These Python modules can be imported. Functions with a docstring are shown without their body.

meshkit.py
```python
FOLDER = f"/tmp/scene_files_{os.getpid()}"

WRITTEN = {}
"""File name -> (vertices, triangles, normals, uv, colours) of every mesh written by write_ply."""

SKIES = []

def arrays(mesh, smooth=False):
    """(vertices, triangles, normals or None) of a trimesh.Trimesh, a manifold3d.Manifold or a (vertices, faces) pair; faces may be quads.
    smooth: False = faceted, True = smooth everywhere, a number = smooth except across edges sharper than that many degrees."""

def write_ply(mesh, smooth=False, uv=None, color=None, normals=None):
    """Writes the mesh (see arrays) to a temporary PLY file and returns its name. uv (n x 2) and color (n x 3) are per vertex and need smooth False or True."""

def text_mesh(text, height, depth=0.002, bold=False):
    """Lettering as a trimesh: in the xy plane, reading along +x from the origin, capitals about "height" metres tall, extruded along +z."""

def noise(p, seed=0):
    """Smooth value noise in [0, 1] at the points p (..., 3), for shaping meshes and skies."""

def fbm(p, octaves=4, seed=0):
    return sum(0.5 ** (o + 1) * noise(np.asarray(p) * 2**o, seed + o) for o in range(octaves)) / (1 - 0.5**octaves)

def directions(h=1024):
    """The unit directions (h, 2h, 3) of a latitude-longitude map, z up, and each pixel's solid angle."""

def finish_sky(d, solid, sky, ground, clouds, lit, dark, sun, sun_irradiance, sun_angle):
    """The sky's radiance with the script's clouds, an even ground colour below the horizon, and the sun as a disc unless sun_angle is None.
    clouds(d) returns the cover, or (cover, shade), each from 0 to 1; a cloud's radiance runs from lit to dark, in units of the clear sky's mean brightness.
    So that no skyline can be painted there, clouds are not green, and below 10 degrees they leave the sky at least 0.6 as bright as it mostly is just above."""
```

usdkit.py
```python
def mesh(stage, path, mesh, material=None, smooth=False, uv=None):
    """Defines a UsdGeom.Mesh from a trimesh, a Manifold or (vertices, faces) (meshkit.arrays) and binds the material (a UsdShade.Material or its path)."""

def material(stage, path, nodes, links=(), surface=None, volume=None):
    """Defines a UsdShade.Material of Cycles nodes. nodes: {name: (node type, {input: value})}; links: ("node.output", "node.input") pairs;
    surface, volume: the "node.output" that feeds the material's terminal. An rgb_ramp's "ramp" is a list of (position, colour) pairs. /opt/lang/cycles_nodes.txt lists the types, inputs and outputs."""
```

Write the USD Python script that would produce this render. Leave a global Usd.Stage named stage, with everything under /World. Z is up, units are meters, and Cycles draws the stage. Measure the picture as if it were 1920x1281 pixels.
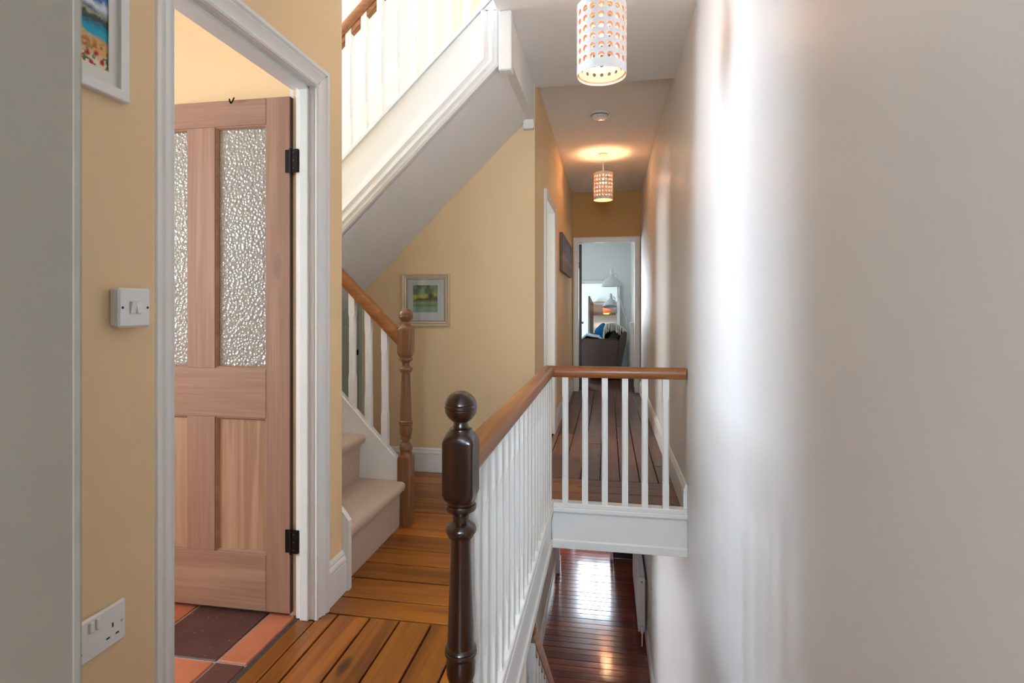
import math, random
import numpy as np, trimesh, manifold3d as m3
import shapely
from shapely.geometry import Polygon, box as sbox
import usdkit, meshkit
from pxr import Usd, UsdGeom, UsdLux, UsdShade, Gf, Sdf, Vt

stage = Usd.Stage.CreateInMemory()
UsdGeom.SetStageUpAxis(stage, UsdGeom.Tokens.z)
UsdGeom.SetStageMetersPerUnit(stage, 1.0)
world = UsdGeom.Xform.Define(stage, '/World')
stage.SetDefaultPrim(world.GetPrim())
UsdGeom.Scope.Define(stage, '/World/Looks')
rng = random.Random(7)

# ------------------------------------------------------------------ camera, sky, lights
YAW = math.atan(180 / 1040.0)
EYE = 1.22
cam = UsdGeom.Camera.Define(stage, '/World/camera')
cam.CreateFocalLengthAttr(19.5)
cam.CreateHorizontalApertureAttr(36.0)
cam.CreateVerticalApertureAttr(36.0 * 1281 / 1920)
cam.CreateVerticalApertureOffsetAttr(-36.0 * 63.5 / 1920)
cam.CreateClippingRangeAttr(Gf.Vec2f(0.02, 100))
cam.CreateFStopAttr(8.0)
cam.CreateFocusDistanceAttr(2.6)
cam.CreateExposureAttr(1.36)
_s, _c = math.sin(YAW), math.cos(YAW)
cam.AddTransformOp().Set(Gf.Matrix4d(_c, _s, 0, 0, 0, 0, 1, 0, _s, -_c, 0, 0, 0, 0, EYE, 1))

SKY = usdkit.material(stage, '/World/Looks/daylight_sky', {
    't': ('texture_coordinate', {}), 'n': ('noise_texture', {'scale': 3.0, 'detail': 6}),
    'r': ('rgb_ramp', {'ramp': [(0.35, (0.42, 0.58, 0.85)), (0.7, (0.9, 0.93, 1.0))]}),
    'b': ('background_shader', {'strength': 1.0})},
    [('t.generated', 'n.vector'), ('n.fac', 'r.fac'), ('r.color', 'b.color')], surface='b.background')
dome = UsdLux.DomeLight.Define(stage, '/World/sky')
dome.CreateIntensityAttr(1.0)
dome.CreateColorAttr(Gf.Vec3f(0.75, 0.87, 1.0))


def rect_light(name, loc, target, w, h, intensity, color):
    l = UsdLux.RectLight.Define(stage, '/World/' + name)
    l.CreateWidthAttr(w); l.CreateHeightAttr(h); l.CreateIntensityAttr(intensity); l.CreateColorAttr(Gf.Vec3f(*color))
    z = np.array(loc, float) - np.array(target, float); z /= np.linalg.norm(z)
    up = np.array([0, 0, 1.0]) if abs(z[2]) < 0.95 else np.array([0, 1.0, 0])
    x = np.cross(up, z); x /= np.linalg.norm(x); y = np.cross(z, x)
    l.AddTransformOp().Set(Gf.Matrix4d(*x, 0, *y, 0, *z, 0, *map(float, loc), 1))
    return l


DAY = (0.74, 0.87, 1.0)
rect_light('daylight_stair_window', (-3.42, 2.98, 2.95), (-2.4, 2.98, 2.9), 1.25, 2.1, 8.8, (0.70, 0.85, 1.0))
rect_light('daylight_stair_rooflight', (-2.0, 3.1, 5.12), (-2.0, 3.1, 0), 1.3, 0.9, 0.8, DAY)
rect_light('daylight_kitchen_window', (-4.45, 0.35, 1.6), (-3.0, 0.35, 1.5), 1.5, 1.2, 12, DAY)
rect_light('daylight_rear_window', (0.0, -2.05, 1.6), (0.0, 0.0, 1.4), 0.7, 1.1, 16, (0.72, 0.86, 1.0))
rect_light('daylight_living_window', (-1.85, 12.0, 1.55), (-1.2, 8.5, 1.3), 1.4, 1.4, 17, (0.86, 0.94, 1.0))
rect_light('daylight_front_door', (-0.24, 11.0, -1.2), (-0.24, 6.0, -1.4), 0.8, 1.3, 7.0, (0.76, 0.88, 1.0))
rect_light('daylight_lower_room', (-2.75, 4.7, -1.3), (0, 4.7, -1.7), 1.6, 1.4, 3.2, (1.0, 0.92, 0.86))
rect_light('daylight_side_room', (-3.25, 5.0, 1.6), (0, 5.0, 1.3), 1.5, 1.3, 4.5, (1.0, 0.95, 0.88))

# ------------------------------------------------------------------ materials
MATS = {}


def mat(name, nodes, links=(), surface='p.BSDF'):
    MATS[name] = usdkit.material(stage, '/World/Looks/' + name, nodes, links, surface=surface)
    return MATS[name]


def srgb(r, g, b):
    return tuple(((c / 255) / 12.92 if c / 255 <= 0.04045 else ((c / 255 + 0.055) / 1.055) ** 2.4) for c in (r, g, b))


def plain(name, col, rough=0.5, spec=0.5, metal=0.0, vary=0.06, scale=6, bump=0.0, bscale=200, **kw):
    a = tuple(c * (1 - vary) for c in col); b = tuple(min(1, c * (1 + vary)) for c in col)
    nodes = {'t': ('texture_coordinate', {}), 'n': ('noise_texture', {'scale': scale, 'detail': 4}),
             'r': ('rgb_ramp', {'ramp': [(0.3, a), (0.7, b)]}),
             'p': ('principled_bsdf', {'roughness': rough, 'specular_ior_level': spec, 'metallic': metal, **kw})}
    links = [('t.object', 'n.vector'), ('n.fac', 'r.fac'), ('r.color', 'p.base_color')]
    if bump:
        nodes['m'] = ('noise_texture', {'scale': bscale, 'detail': 3})
        nodes['u'] = ('bump', {'strength': bump, 'distance': 0.002})
        links += [('t.object', 'm.vector'), ('m.fac', 'u.height'), ('u.normal', 'p.normal')]
    return mat(name, nodes, links)


def wood(name, dark, light, axis='y', rough=0.35, off=(0, 0, 0), grain=1.0, coat=0.0, bump=0.15, knots=0.0, spec=0.5, ring=14):
    i = 'xyz'.index(axis)
    sc = [ring, ring, ring]; sc[i] = ring * 0.05
    fs = [110.0, 110.0, 110.0]; fs[i] = 3.0
    ks = [7.0, 7.0, 7.0]; ks[i] = 2.6
    ks[2 if 'board' in name else 1] = 0.0
    board = 'board' in name
    mid = tuple((a + b) / 2 for a, b in zip(dark, light))
    nodes = {
        't': ('geometry', {}) if board else ('texture_coordinate', {}),
        'm1': ('mapping', {'location': off, 'scale': tuple(sc)}),
        'n1': ('noise_texture', {'scale': 1.0, 'detail': 3, 'distortion': 0.6}),
        'w': ('math', {'math_type': 'multiply', 'value2': 9.0 * grain}),
        'w2': ('math', {'math_type': 'sine'}),
        'w3': ('map_range', {'from_min': -1.0, 'from_max': 1.0, 'to_min': 0.0, 'to_max': 1.0}),
        'm2': ('mapping', {'location': off, 'scale': tuple(fs)}),
        'n2': ('noise_texture', {'scale': 1.0, 'detail': 3}),
        'mx': ('mix_float', {'fac': 0.55}),
        'r': ('rgb_ramp', {'ramp': [(0.22, dark), (0.5, mid), (0.82, light)]}),
        'p': ('principled_bsdf', {'roughness': rough, 'coat_weight': coat, 'coat_roughness': 0.12, 'specular_ior_level': spec}),
        'u': ('bump', {'strength': bump, 'distance': 0.001})}
    links = [('t.object', 'm1.vector'), ('m1.vector', 'n1.vector'), ('n1.fac', 'w.value1'), ('w.value', 'w2.value1'), ('w2.value', 'w3.value'),
             ('t.object', 'm2.vector'), ('m2.vector', 'n2.vector'), ('w3.result', 'mx.a'), ('n2.fac', 'mx.b'), ('mx.result', 'r.fac'),
             ('n2.fac', 'u.height'), ('u.normal', 'p.normal')]
    if knots:
        nodes['m3'] = ('mapping', {'location': off, 'scale': tuple(ks)})
        nodes['v'] = ('voronoi_texture', {'scale': 1.0, 'randomness': 1.0})
        nodes['kr'] = ('rgb_ramp', {'ramp': [(0.0, (knots,) * 3), (0.10, (knots * 0.7,) * 3), (0.16, (0, 0, 0))]})
        nodes['k'] = ('mix', {'mix_type': 'mix', 'color2': tuple(c * 0.22 for c in dark)})
        links += [('t.object', 'm3.vector'), ('m3.vector', 'v.vector'), ('v.distance', 'kr.fac'), ('kr.color', 'k.fac'), ('r.color', 'k.color1'), ('k.color', 'p.base_color')]
    else:
        links += [('r.color', 'p.base_color')]
    if board:
        links = [(a.replace('t.object', 't.position'), b) for a, b in links]
    return mat(name, nodes, links)


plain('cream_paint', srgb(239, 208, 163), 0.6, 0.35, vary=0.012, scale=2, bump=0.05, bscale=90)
plain('pale_paint', srgb(232, 230, 229), 0.42, 0.5, vary=0.012, scale=2, bump=0.04, bscale=40)
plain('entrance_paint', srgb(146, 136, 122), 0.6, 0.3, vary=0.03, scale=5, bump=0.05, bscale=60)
plain('ceiling_paint', srgb(240, 237, 233), 0.75, 0.2, vary=0.01, scale=2)
plain('lower_paint', srgb(222, 213, 205), 0.6, 0.3, vary=0.015, scale=2)
plain('blue_white_paint', srgb(226, 230, 228), 0.6, 0.3, vary=0.01, scale=2)
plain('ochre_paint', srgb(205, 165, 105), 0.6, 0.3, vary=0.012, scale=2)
plain('white_gloss', srgb(235, 234, 231), 0.32, 0.5, vary=0.012, scale=5, bump=0.04, bscale=70)
plain('white_plastic', srgb(236, 235, 232), 0.25, 0.5, vary=0.005)
plain('off_white_mat', srgb(236, 232, 222), 0.85, 0.2, vary=0.01)
plain('black_iron', (0.012, 0.011, 0.010), 0.35, 0.5, metal=0.6, vary=0.3, scale=60, bump=0.2)
plain('dark_slot', (0.03, 0.028, 0.026), 0.6, vary=0.1)
plain('steel', (0.55, 0.54, 0.52), 0.3, metal=1.0, vary=0.05)
plain('copper', (0.75, 0.36, 0.22), 0.35, metal=1.0, vary=0.05)
plain('radiator_white', srgb(232, 228, 222), 0.3, vary=0.01)
plain('carpet', srgb(196, 168, 146), 0.95, 0.1, vary=0.16, scale=240, bump=0.8, bscale=420, sheen_weight=0.25)
plain('sage_green', srgb(196, 202, 182), 0.45, vary=0.03)
plain('frame_cream', srgb(214, 190, 158), 0.5, vary=0.05, scale=40)
plain('frame_line', srgb(150, 112, 84), 0.5, vary=0.08, scale=60)
plain('grout', srgb(172, 164, 156), 0.9, vary=0.2, scale=40, bump=0.3)
plain('threshold_dark', srgb(70, 58, 48), 0.8, vary=0.25, scale=40, bump=0.3)
plain('void_dark', (0.012, 0.008, 0.006), 0.9, vary=0.2)
plain('sofa_fabric', srgb(104, 92, 88), 0.9, 0.15, vary=0.1, scale=90, bump=0.25, bscale=500, sheen_weight=0.15)
plain('throw_cream', srgb(226, 222, 212), 0.95, 0.1, vary=0.08, scale=60, bump=0.5, bscale=260)
plain('throw_grey', srgb(176, 190, 204), 0.95, 0.1, vary=0.25, scale=14, bump=0.4, bscale=200)
plain('cushion_blue', srgb(22, 98, 150), 0.85, 0.2, vary=0.1, scale=60, bump=0.3, bscale=300)
plain('lamp_grey', srgb(196, 203, 204), 0.35, vary=0.02)
plain('canvas_edge', srgb(120, 104, 92), 0.7, vary=0.1, scale=20)
for i, (d, l) in enumerate([((138, 60, 40), (150, 66, 42)), ((186, 102, 70), (204, 124, 88)), ((176, 92, 62), (194, 112, 78)), ((88, 52, 46), (106, 64, 56)), ((78, 48, 44), (98, 60, 54))]):
    if i:
        mat('tile_clay_%s' % 'abcde'[i], {
            't': ('texture_coordinate', {}), 'n': ('noise_texture', {'scale': 9, 'detail': 6, 'roughness': 0.6}), 's': ('noise_texture', {'scale': 70, 'detail': 4}),
            'r': ('rgb_ramp', {'ramp': [(0.3, srgb(*d)), (0.7, srgb(*l))]}),
            'sr': ('rgb_ramp', {'ramp': [(0.66, (0, 0, 0)), (0.74, (0.4, 0.4, 0.4))]}),
            'k': ('mix', {'color2': srgb(200, 180, 165)}), 'p': ('principled_bsdf', {'roughness': 0.5}), 'u': ('bump', {'strength': 0.25, 'distance': 0.002})},
            [('t.object', 'n.vector'), ('t.object', 's.vector'), ('n.fac', 'r.fac'), ('s.fac', 'sr.fac'), ('sr.color', 'k.fac'), ('r.color', 'k.color1'), ('k.color', 'p.base_color'), ('n.fac', 'u.height'), ('u.normal', 'p.normal')])
PINE = []
for i in range(5):
    k = [0.92, 0.76, 1.04, 0.86, 0.66][i]
    for ax in 'xy':
        wood('pine_board_%s_%s' % (ax, 'abcde'[i]), tuple(c * k for c in srgb(132, 70, 16)), tuple(c * k for c in srgb(182, 108, 28)), ax, rough=0.34, off=(i * 3.1, i * 1.7, 0), knots=0.95, coat=0.12, ring=13, grain=1.5)
        wood('worn_board_%s_%s' % (ax, 'abcde'[i]), tuple(c * k for c in srgb(104, 62, 42)), tuple(c * k for c in srgb(156, 104, 74)), ax, rough=0.38, off=(i * 2.3, i * 4.1, 0), knots=0.8, coat=0.1, ring=11)
        wood('mahogany_board_%s_%s' % (ax, 'abcde'[i]), tuple(c * k for c in srgb(122, 46, 26)), tuple(c * k for c in srgb(164, 72, 42)), ax, rough=0.2, off=(i * 2.9, i * 5.3, 0), coat=0.5, bump=0.25)
wood('dark_newel_wood', srgb(40, 19, 9), srgb(66, 34, 18), 'z', rough=0.25, coat=0.4, ring=20)
wood('oak_newel_wood', srgb(116, 74, 42), srgb(164, 112, 68), 'z', rough=0.35, coat=0.15, ring=20)
wood('handrail_wood_y', srgb(138, 82, 40), srgb(190, 126, 70), 'y', rough=0.36, coat=0.12, ring=14)
wood('handrail_wood_x', srgb(138, 82, 40), srgb(190, 126, 70), 'x', rough=0.36, coat=0.12, ring=14)
for ax in 'xz':
    wood('stripped_pine_' + ax, srgb(156, 118, 98), srgb(188, 150, 126), ax, rough=0.6, ring=9, bump=0.1, spec=0.3, knots=0.25)
wood('pine_panel', srgb(158, 118, 92), srgb(188, 150, 122), 'z', rough=0.6, ring=14, grain=2.0, bump=0.15, spec=0.3)
wood('oak_dark_edge', srgb(70, 44, 28), srgb(112, 76, 52), 'z', rough=0.6)
wood('dark_door_wood', srgb(48, 30, 22), srgb(70, 44, 32), 'z', rough=0.4)
wood('warm_door_wood', srgb(150, 96, 58), srgb(184, 126, 80), 'z', rough=0.5)

# textured glass, clear picture glass, mirror, lamps
mat('dimpled_glass', {'t': ('texture_coordinate', {}), 'v': ('voronoi_texture', {'scale': 85, 'feature': 'smooth_f1', 'smoothness': 0.4}), 'n': ('noise_texture', {'scale': 60, 'detail': 2}),
                      'mx': ('mix_float', {'fac': 0.3}), 'u': ('bump', {'strength': 0.8, 'distance': 0.008}),
                      'p': ('principled_bsdf', {'base_color': (0.66, 0.63, 0.57), 'roughness': 0.08, 'transmission_weight': 0.5, 'ior': 1.5})},
    [('t.object', 'v.vector'), ('t.object', 'n.vector'), ('v.distance', 'mx.a'), ('n.fac', 'mx.b'), ('mx.result', 'u.height'), ('u.normal', 'p.normal')])
mat('pane_glass', {'f': ('fresnel', {'IOR': 1.5}), 'a': ('transparent_bsdf', {'color': (0.97, 0.98, 0.98)}), 'g': ('glossy_bsdf', {'color': (1, 1, 1), 'roughness': 0.02}), 'm': ('mix_closure', {})},
    [('f.fac', 'm.fac'), ('a.BSDF', 'm.closure1'), ('g.BSDF', 'm.closure2')], surface='m.closure')
mat('mirror_glass', {'p': ('principled_bsdf', {'base_color': (0.86, 0.9, 0.89), 'metallic': 1.0, 'roughness': 0.02})})
mat('bulb_glow', {'e': ('emission', {'color': (1.0, 0.62, 0.31), 'strength': 150.0})}, surface='e.emission')
mat('bulb_glow_lower', {'e': ('emission', {'color': (1.0, 0.6, 0.3), 'strength': 1100.0})}, surface='e.emission')
mat('shade_white', {'d': ('diffuse_bsdf', {'color': (0.78, 0.76, 0.74)}), 't': ('translucent_bsdf', {'color': (0.7, 0.35, 0.2)}), 'm': ('mix_closure', {'fac': 0.06})},
    [('d.BSDF', 'm.closure1'), ('t.BSDF', 'm.closure2')], surface='m.closure')
mat('shade_liner', {'d': ('diffuse_bsdf', {'color': (0.92, 0.66, 0.44)}), 't': ('translucent_bsdf', {'color': (0.95, 0.3, 0.08)}), 'm': ('mix_closure', {'fac': 0.4})},
    [('d.BSDF', 'm.closure1'), ('t.BSDF', 'm.closure2')], surface='m.closure')
mat('printed_paint', {'a': ('attribute', {'attribute': 'paint'}), 'p': ('principled_bsdf', {'roughness': 0.6, 'specular_ior_level': 0.3})}, [('a.color', 'p.base_color')])

# ------------------------------------------------------------------ scene-graph helpers
USED = {}


def unique(parent, name):
    k = USED.get((parent, name), 0)
    USED[(parent, name)] = k + 1
    return name if k == 0 else '%s_%03d' % (name, k)


def tag(prim, label=None, cat=None, group=None, kind=None):
    for k, v in (('label', label), ('category', cat), ('group', group), ('kind', kind)):
        if v:
            prim.SetCustomDataByKey(k, v)


class Node:
    def __init__(self, path, loc):
        self.path, self.loc = path, np.array(loc, float)

    def part(self, name, mesh, material, smooth=False, label=None, kind=None, at=None, paint=None):
        """A mesh given in world coordinates becomes a child. at: its own origin (for wood grain and pivots)."""
        p = self.path + '/' + unique(self.path, name)
        return _put(p, mesh, material, smooth, self.loc, at, label, None, None, kind, paint)


def _put(p, mesh, material, smooth, parent_loc, at, label, cat, group, kind, paint=None):
    v, f, _ = meshkit.arrays(mesh, False)
    base = np.array(at if at is not None else parent_loc, float)
    v = v - base
    m = usdkit.mesh(stage, p, (v, f), MATS[material], smooth)
    if np.abs(base - parent_loc).max() > 1e-9:
        UsdGeom.Xformable(m).AddTranslateOp().Set(Gf.Vec3d(*map(float, base - parent_loc)))
    if paint is not None:
        UsdGeom.PrimvarsAPI(m).CreatePrimvar('paint', Sdf.ValueTypeNames.Color3fArray, 'vertex').Set(Vt.Vec3fArray.FromNumpy(np.asarray(paint, np.float32)))
    tag(m.GetPrim(), label, cat, group, kind)
    return Node(p, base)


def thing(name, label, cat, loc=(0, 0, 0), group=None, kind=None):
    p = '/World/' + unique('/World', name)
    x = UsdGeom.Xform.Define(stage, p)
    x.AddTranslateOp().Set(Gf.Vec3d(*map(float, loc)))
    tag(x.GetPrim(), label, cat, group, kind)
    return Node(p, loc)


def single(name, mesh, material, label, cat, group=None, kind=None, smooth=False, at=(0, 0, 0)):
    p = '/World/' + unique('/World', name)
    return _put(p, mesh, material, smooth, np.zeros(3), at, label, cat, group, kind)


# ------------------------------------------------------------------ mesh helpers
def cat(*ms):
    out = []
    for m in ms:
        v, f, _ = meshkit.arrays(m, False)
        out.append(trimesh.Trimesh(v, f, process=False))
    return trimesh.util.concatenate(out)


def bx(x0, x1, y0, y1, z0, z1, b=0.0):
    x0, x1 = min(x0, x1), max(x0, x1); y0, y1 = min(y0, y1), max(y0, y1); z0, z1 = min(z0, z1), max(z0, z1)
    if b <= 0:
        m = trimesh.creation.box((x1 - x0, y1 - y0, z1 - z0)); m.apply_translation(((x0 + x1) / 2, (y0 + y1) / 2, (z0 + z1) / 2)); return m
    b = min(b, (x1 - x0) * .49, (y1 - y0) * .49, (z1 - z0) * .49)
    pts = []
    for sx in (0, 1):
        for sy in (0, 1):
            for sz in (0, 1):
                c = [x1 if sx else x0, y1 if sy else y0, z1 if sz else z0]
                for k in range(3):
                    q = list(c)
                    for j in range(3):
                        if j != k:
                            q[j] += -b if (sx, sy, sz)[j] else b
                    pts.append(q)
    return trimesh.convex.convex_hull(np.array(pts))


def rbox(x0, x1, y0, y1, z0, z1, r, seg=12):
    s = m3.Manifold.sphere(r, seg)
    return m3.Manifold.batch_hull([s.translate((x, y, z)) for x in (x0 + r, x1 - r) for y in (y0 + r, y1 - r) for z in (z0 + r, z1 - r)])


def cyl(r, a, b, seg=20, r2=None):
    a, b = np.array(a, float), np.array(b, float)
    d = b - a; L = np.linalg.norm(d); d /= L
    up = np.array([0, 0, 1.0]) if abs(d[2]) < .9 else np.array([1.0, 0, 0])
    u = np.cross(up, d); u /= np.linalg.norm(u); w = np.cross(d, u)
    t = np.arange(seg) / seg * 2 * np.pi
    ring = np.outer(np.cos(t), u) + np.outer(np.sin(t), w)
    return loft([a + ring * r, b + ring * (r if r2 is None else r2)])


def tube(points, r, seg=8):
    return cat(*[cyl(r, points[i], points[i + 1], seg) for i in range(len(points) - 1)])


def loft(sections, closed=False):
    """Sections with equal point counts, each a closed ring, joined in turn; flat caps unless closed."""
    S = np.array(sections, float); n, k, _ = S.shape
    f = []
    for i in range(n if closed else n - 1):
        a, b = i * k, ((i + 1) % n) * k
        for j in range(k):
            q = (j + 1) % k
            f += [[a + j, a + q, b + q], [a + j, b + q, b + j]]
    v = S.reshape(-1, 3)
    if not closed:
        v = np.vstack([v, S[0].mean(0), S[-1].mean(0)])
        c0, c1 = n * k, n * k + 1
        for j in range(k):
            q = (j + 1) % k
            f += [[c0, q, j], [c1, (n - 1) * k + j, (n - 1) * k + q]]
    m = trimesh.Trimesh(v, np.array(f), process=False)
    if m.volume < 0:
        m.invert()
    return m


def sweep(stations, profile, closed=False):
    """stations: (origin, axisA, axisB); profile: (a, b) points. Mitres come from the axes."""
    P = np.array(profile, float)
    return loft([np.array(o, float) + np.outer(P[:, 0], A) + np.outer(P[:, 1], B) for o, A, B in stations], closed)


def earc(poly, depth):
    polys = getattr(poly, 'geoms', [poly])
    return trimesh.util.concatenate([trimesh.creation.extrude_polygon(g, depth, engine='earcut') for g in polys])


def slab_x(poly, x0, x1):
    """polygon in (y, z) extruded from x0 to x1"""
    m = earc(poly, x1 - x0); v = m.vertices.copy()
    m.vertices = np.c_[v[:, 2] + x0, v[:, 0], v[:, 1]]
    return m


def slab_y(poly, y0, y1):
    """polygon in (x, z) extruded from y0 to y1"""
    m = earc(poly, y1 - y0); v = m.vertices.copy()
    m.vertices = np.c_[v[:, 0], v[:, 2] + y0, v[:, 1]]
    m.invert()
    return m


def slab_z(poly, z0, z1):
    m = earc(poly, z1 - z0); m.apply_translation((0, 0, z0)); return m


def lathe(profile, loc=(0, 0, 0), seg=40):
    m = trimesh.creation.revolve(np.array(profile, float), sections=seg)
    if m.volume < 0:
        m.invert()
    m.apply_translation(loc); return m


def holes(outer, *hs):
    return Polygon(outer, []).difference(shapely.union_all([sbox(*h) for h in hs])) if hs else Polygon(outer)


def rect(x0, z0, x1, z1):
    return [(x0, z0), (x1, z0), (x1, z1), (x0, z1)]


def surround(node, name, y0, y1, zt, x, side, prof, material, z0=0.0, axis='x', smooth=40):
    """door architrave: inner edges y0, y1 and head zt, on the wall plane axis = x, proud towards side."""
    def P(t, z):
        return (x, t, z) if axis == 'x' else (t, x, z)
    N = np.array([side, 0, 0.0]) if axis == 'x' else np.array([0, side, 0.0])
    T = np.array([0, 1.0, 0]) if axis == 'x' else np.array([1.0, 0, 0])
    Z = np.array([0, 0, 1.0])
    node.part(name, sweep([(P(y0, z0), -T, N), (P(y0, zt), -T + Z, N)], prof), material, smooth)
    node.part(name, sweep([(P(y0, zt), -T + Z, N), (P(y1, zt), T + Z, N)], prof), material, smooth)
    node.part(name, sweep([(P(y1, zt), T + Z, N), (P(y1, z0), T, N)], prof), material, smooth)


ARCH = [(0, 0), (0, 0.012), (0.006, 0.016), (0.012, 0.012), (0.018, 0.012), (0.034, 0.018), (0.044, 0.025), (0.050, 0.020), (0.054, 0.020), (0.060, 0.028), (0.072, 0.028), (0.078, 0.022), (0.080, 0.010), (0.080, 0)]
ARCH_FLAT = [(0, 0), (0, 0.014), (0.008, 0.018), (0.05, 0.018), (0.058, 0.024), (0.07, 0.024), (0.075, 0.016), (0.075, 0)]
SKIRT = [(0, 0), (0.020, 0), (0.020, 0.118), (0.016, 0.126), (0.020, 0.134), (0.019, 0.144), (0.011, 0.154), (0.012, 0.162), (0.006, 0.172), (0, 0.175)]


def skirting(name, path, label, z=0.0, prof=SKIRT):
    """path: [(x, y)], profile thrown to the left of the direction of travel"""
    P = [np.array(p, float) for p in path]; st = []
    for i, p in enumerate(P):
        ds = []
        if i: ds.append((p - P[i - 1]) / np.linalg.norm(p - P[i - 1]))
        if i < len(P) - 1: ds.append((P[i + 1] - p) / np.linalg.norm(P[i + 1] - p))
        ns = [np.array([-d[1], d[0]]) for d in ds]
        n = ns[0] if len(ns) == 1 else (ns[0] + ns[1]) / (1 + ns[0] @ ns[1])
        st.append(((p[0], p[1], z), (n[0], n[1], 0), (0, 0, 1.0)))
    return single(name, sweep(st, prof), 'white_gloss', label, 'skirting board', kind='structure', smooth=40)


# ------------------------------------------------------------------ shell
XR, XL, XN, XC = 0.46, -1.13, -1.03, -0.52
YS, YU, YB, YF, Y1 = 2.23, 3.0, 3.97, 8.15, 3.41
ZC, ZC2, ZG = 2.83, 2.90, -2.75
STR = dict(kind='structure')

single('wall_right', bx(XR, XR + .12, -2.0, 11.9, ZG, 5.2), 'pale_paint', 'long pale off-white wall along the right side of hall and stairwell', 'wall', **STR)
plan = Polygon([(XN, -0.6), (XN, 1.12), (XL, 1.12), (XL, YS), (-3.2, YS), (-3.2, 2.12), (XL - .1, 2.12), (XL - .1, 1.0), (-1.4, 1.0), (-1.4, -0.6)])
wl = m3.Manifold.extrude(m3.CrossSection([list(map(tuple, np.array(shapely.geometry.polygon.orient(plan).exterior.coords)[:-1]))]), ZC + .02)
wl = wl - m3.Manifold.cube((0.5, 0.76, 2.105)).translate((XL - .35, 1.26, -0.01))
single('wall_left', wl, 'cream_paint', 'cream painted wall with the kitchen doorway, left of the hall', 'wall', **STR)
pier = rbox(-1.02, -0.455, -0.9, 0.452, 0.0, ZC, 0.012) if False else slab_z(Polygon([(-1.02, -0.9), (-.455, -0.9), (-.455, .412), (-.466, .414), (-1.02, .414)]), 0, ZC)
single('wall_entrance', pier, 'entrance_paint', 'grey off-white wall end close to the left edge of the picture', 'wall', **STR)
plain('bead_paint', srgb(160, 152, 140), 0.5, 0.4, vary=0.06, scale=30, bump=0.2, bscale=60)
single('trim', slab_z(Polygon([(-.4555, .4062), (-.4547, .4075), (-.4547, .4135), (-.4565, .4165), (-.466, .4165), (-.466, .4065)]), 0, ZC), 'bead_paint', 'pale chipped corner bead on the grey wall end at the left', 'corner bead', **STR)
single('wall_rear', slab_y(holes(rect(-1.5, 0, XR, ZC), (-.38, 1.0, .38, 2.2)), -2.0, -1.9), 'pale_paint', 'pale wall with a window behind the viewer', 'wall', **STR)
single('wall_back', slab_y(Polygon(rect(-3.2, 0, XC, 5.2)).union(sbox(XC - .01, ZC + .1, XR, 5.2)), YB, YB + .12), 'cream_paint', 'cream wall behind the stairs carrying the small framed landscape', 'wall', **STR)
single('wall_stair', slab_x(holes(rect(2.12, 0, YB + .12, 5.2), (2.35, 1.9, 3.6, 4.0)), -3.32, -3.2), 'pale_paint', 'pale stairwell wall with the half landing window', 'wall', **STR)
single('wall_upstairs', cat(bx(-3.2, XR, 2.12, YS, ZC + .12, 5.2), ), 'pale_paint', 'pale upstairs wall above the left hall wall', 'wall', **STR)
single('wall_corridor', slab_x(holes(rect(YB + .12, 0, YF, ZC2 + .02), (4.60, -.01, 5.37, 2.15)), XC - .12, XC), 'cream_paint', 'cream corridor wall with the side doorway, on the left', 'wall', **STR)
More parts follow.
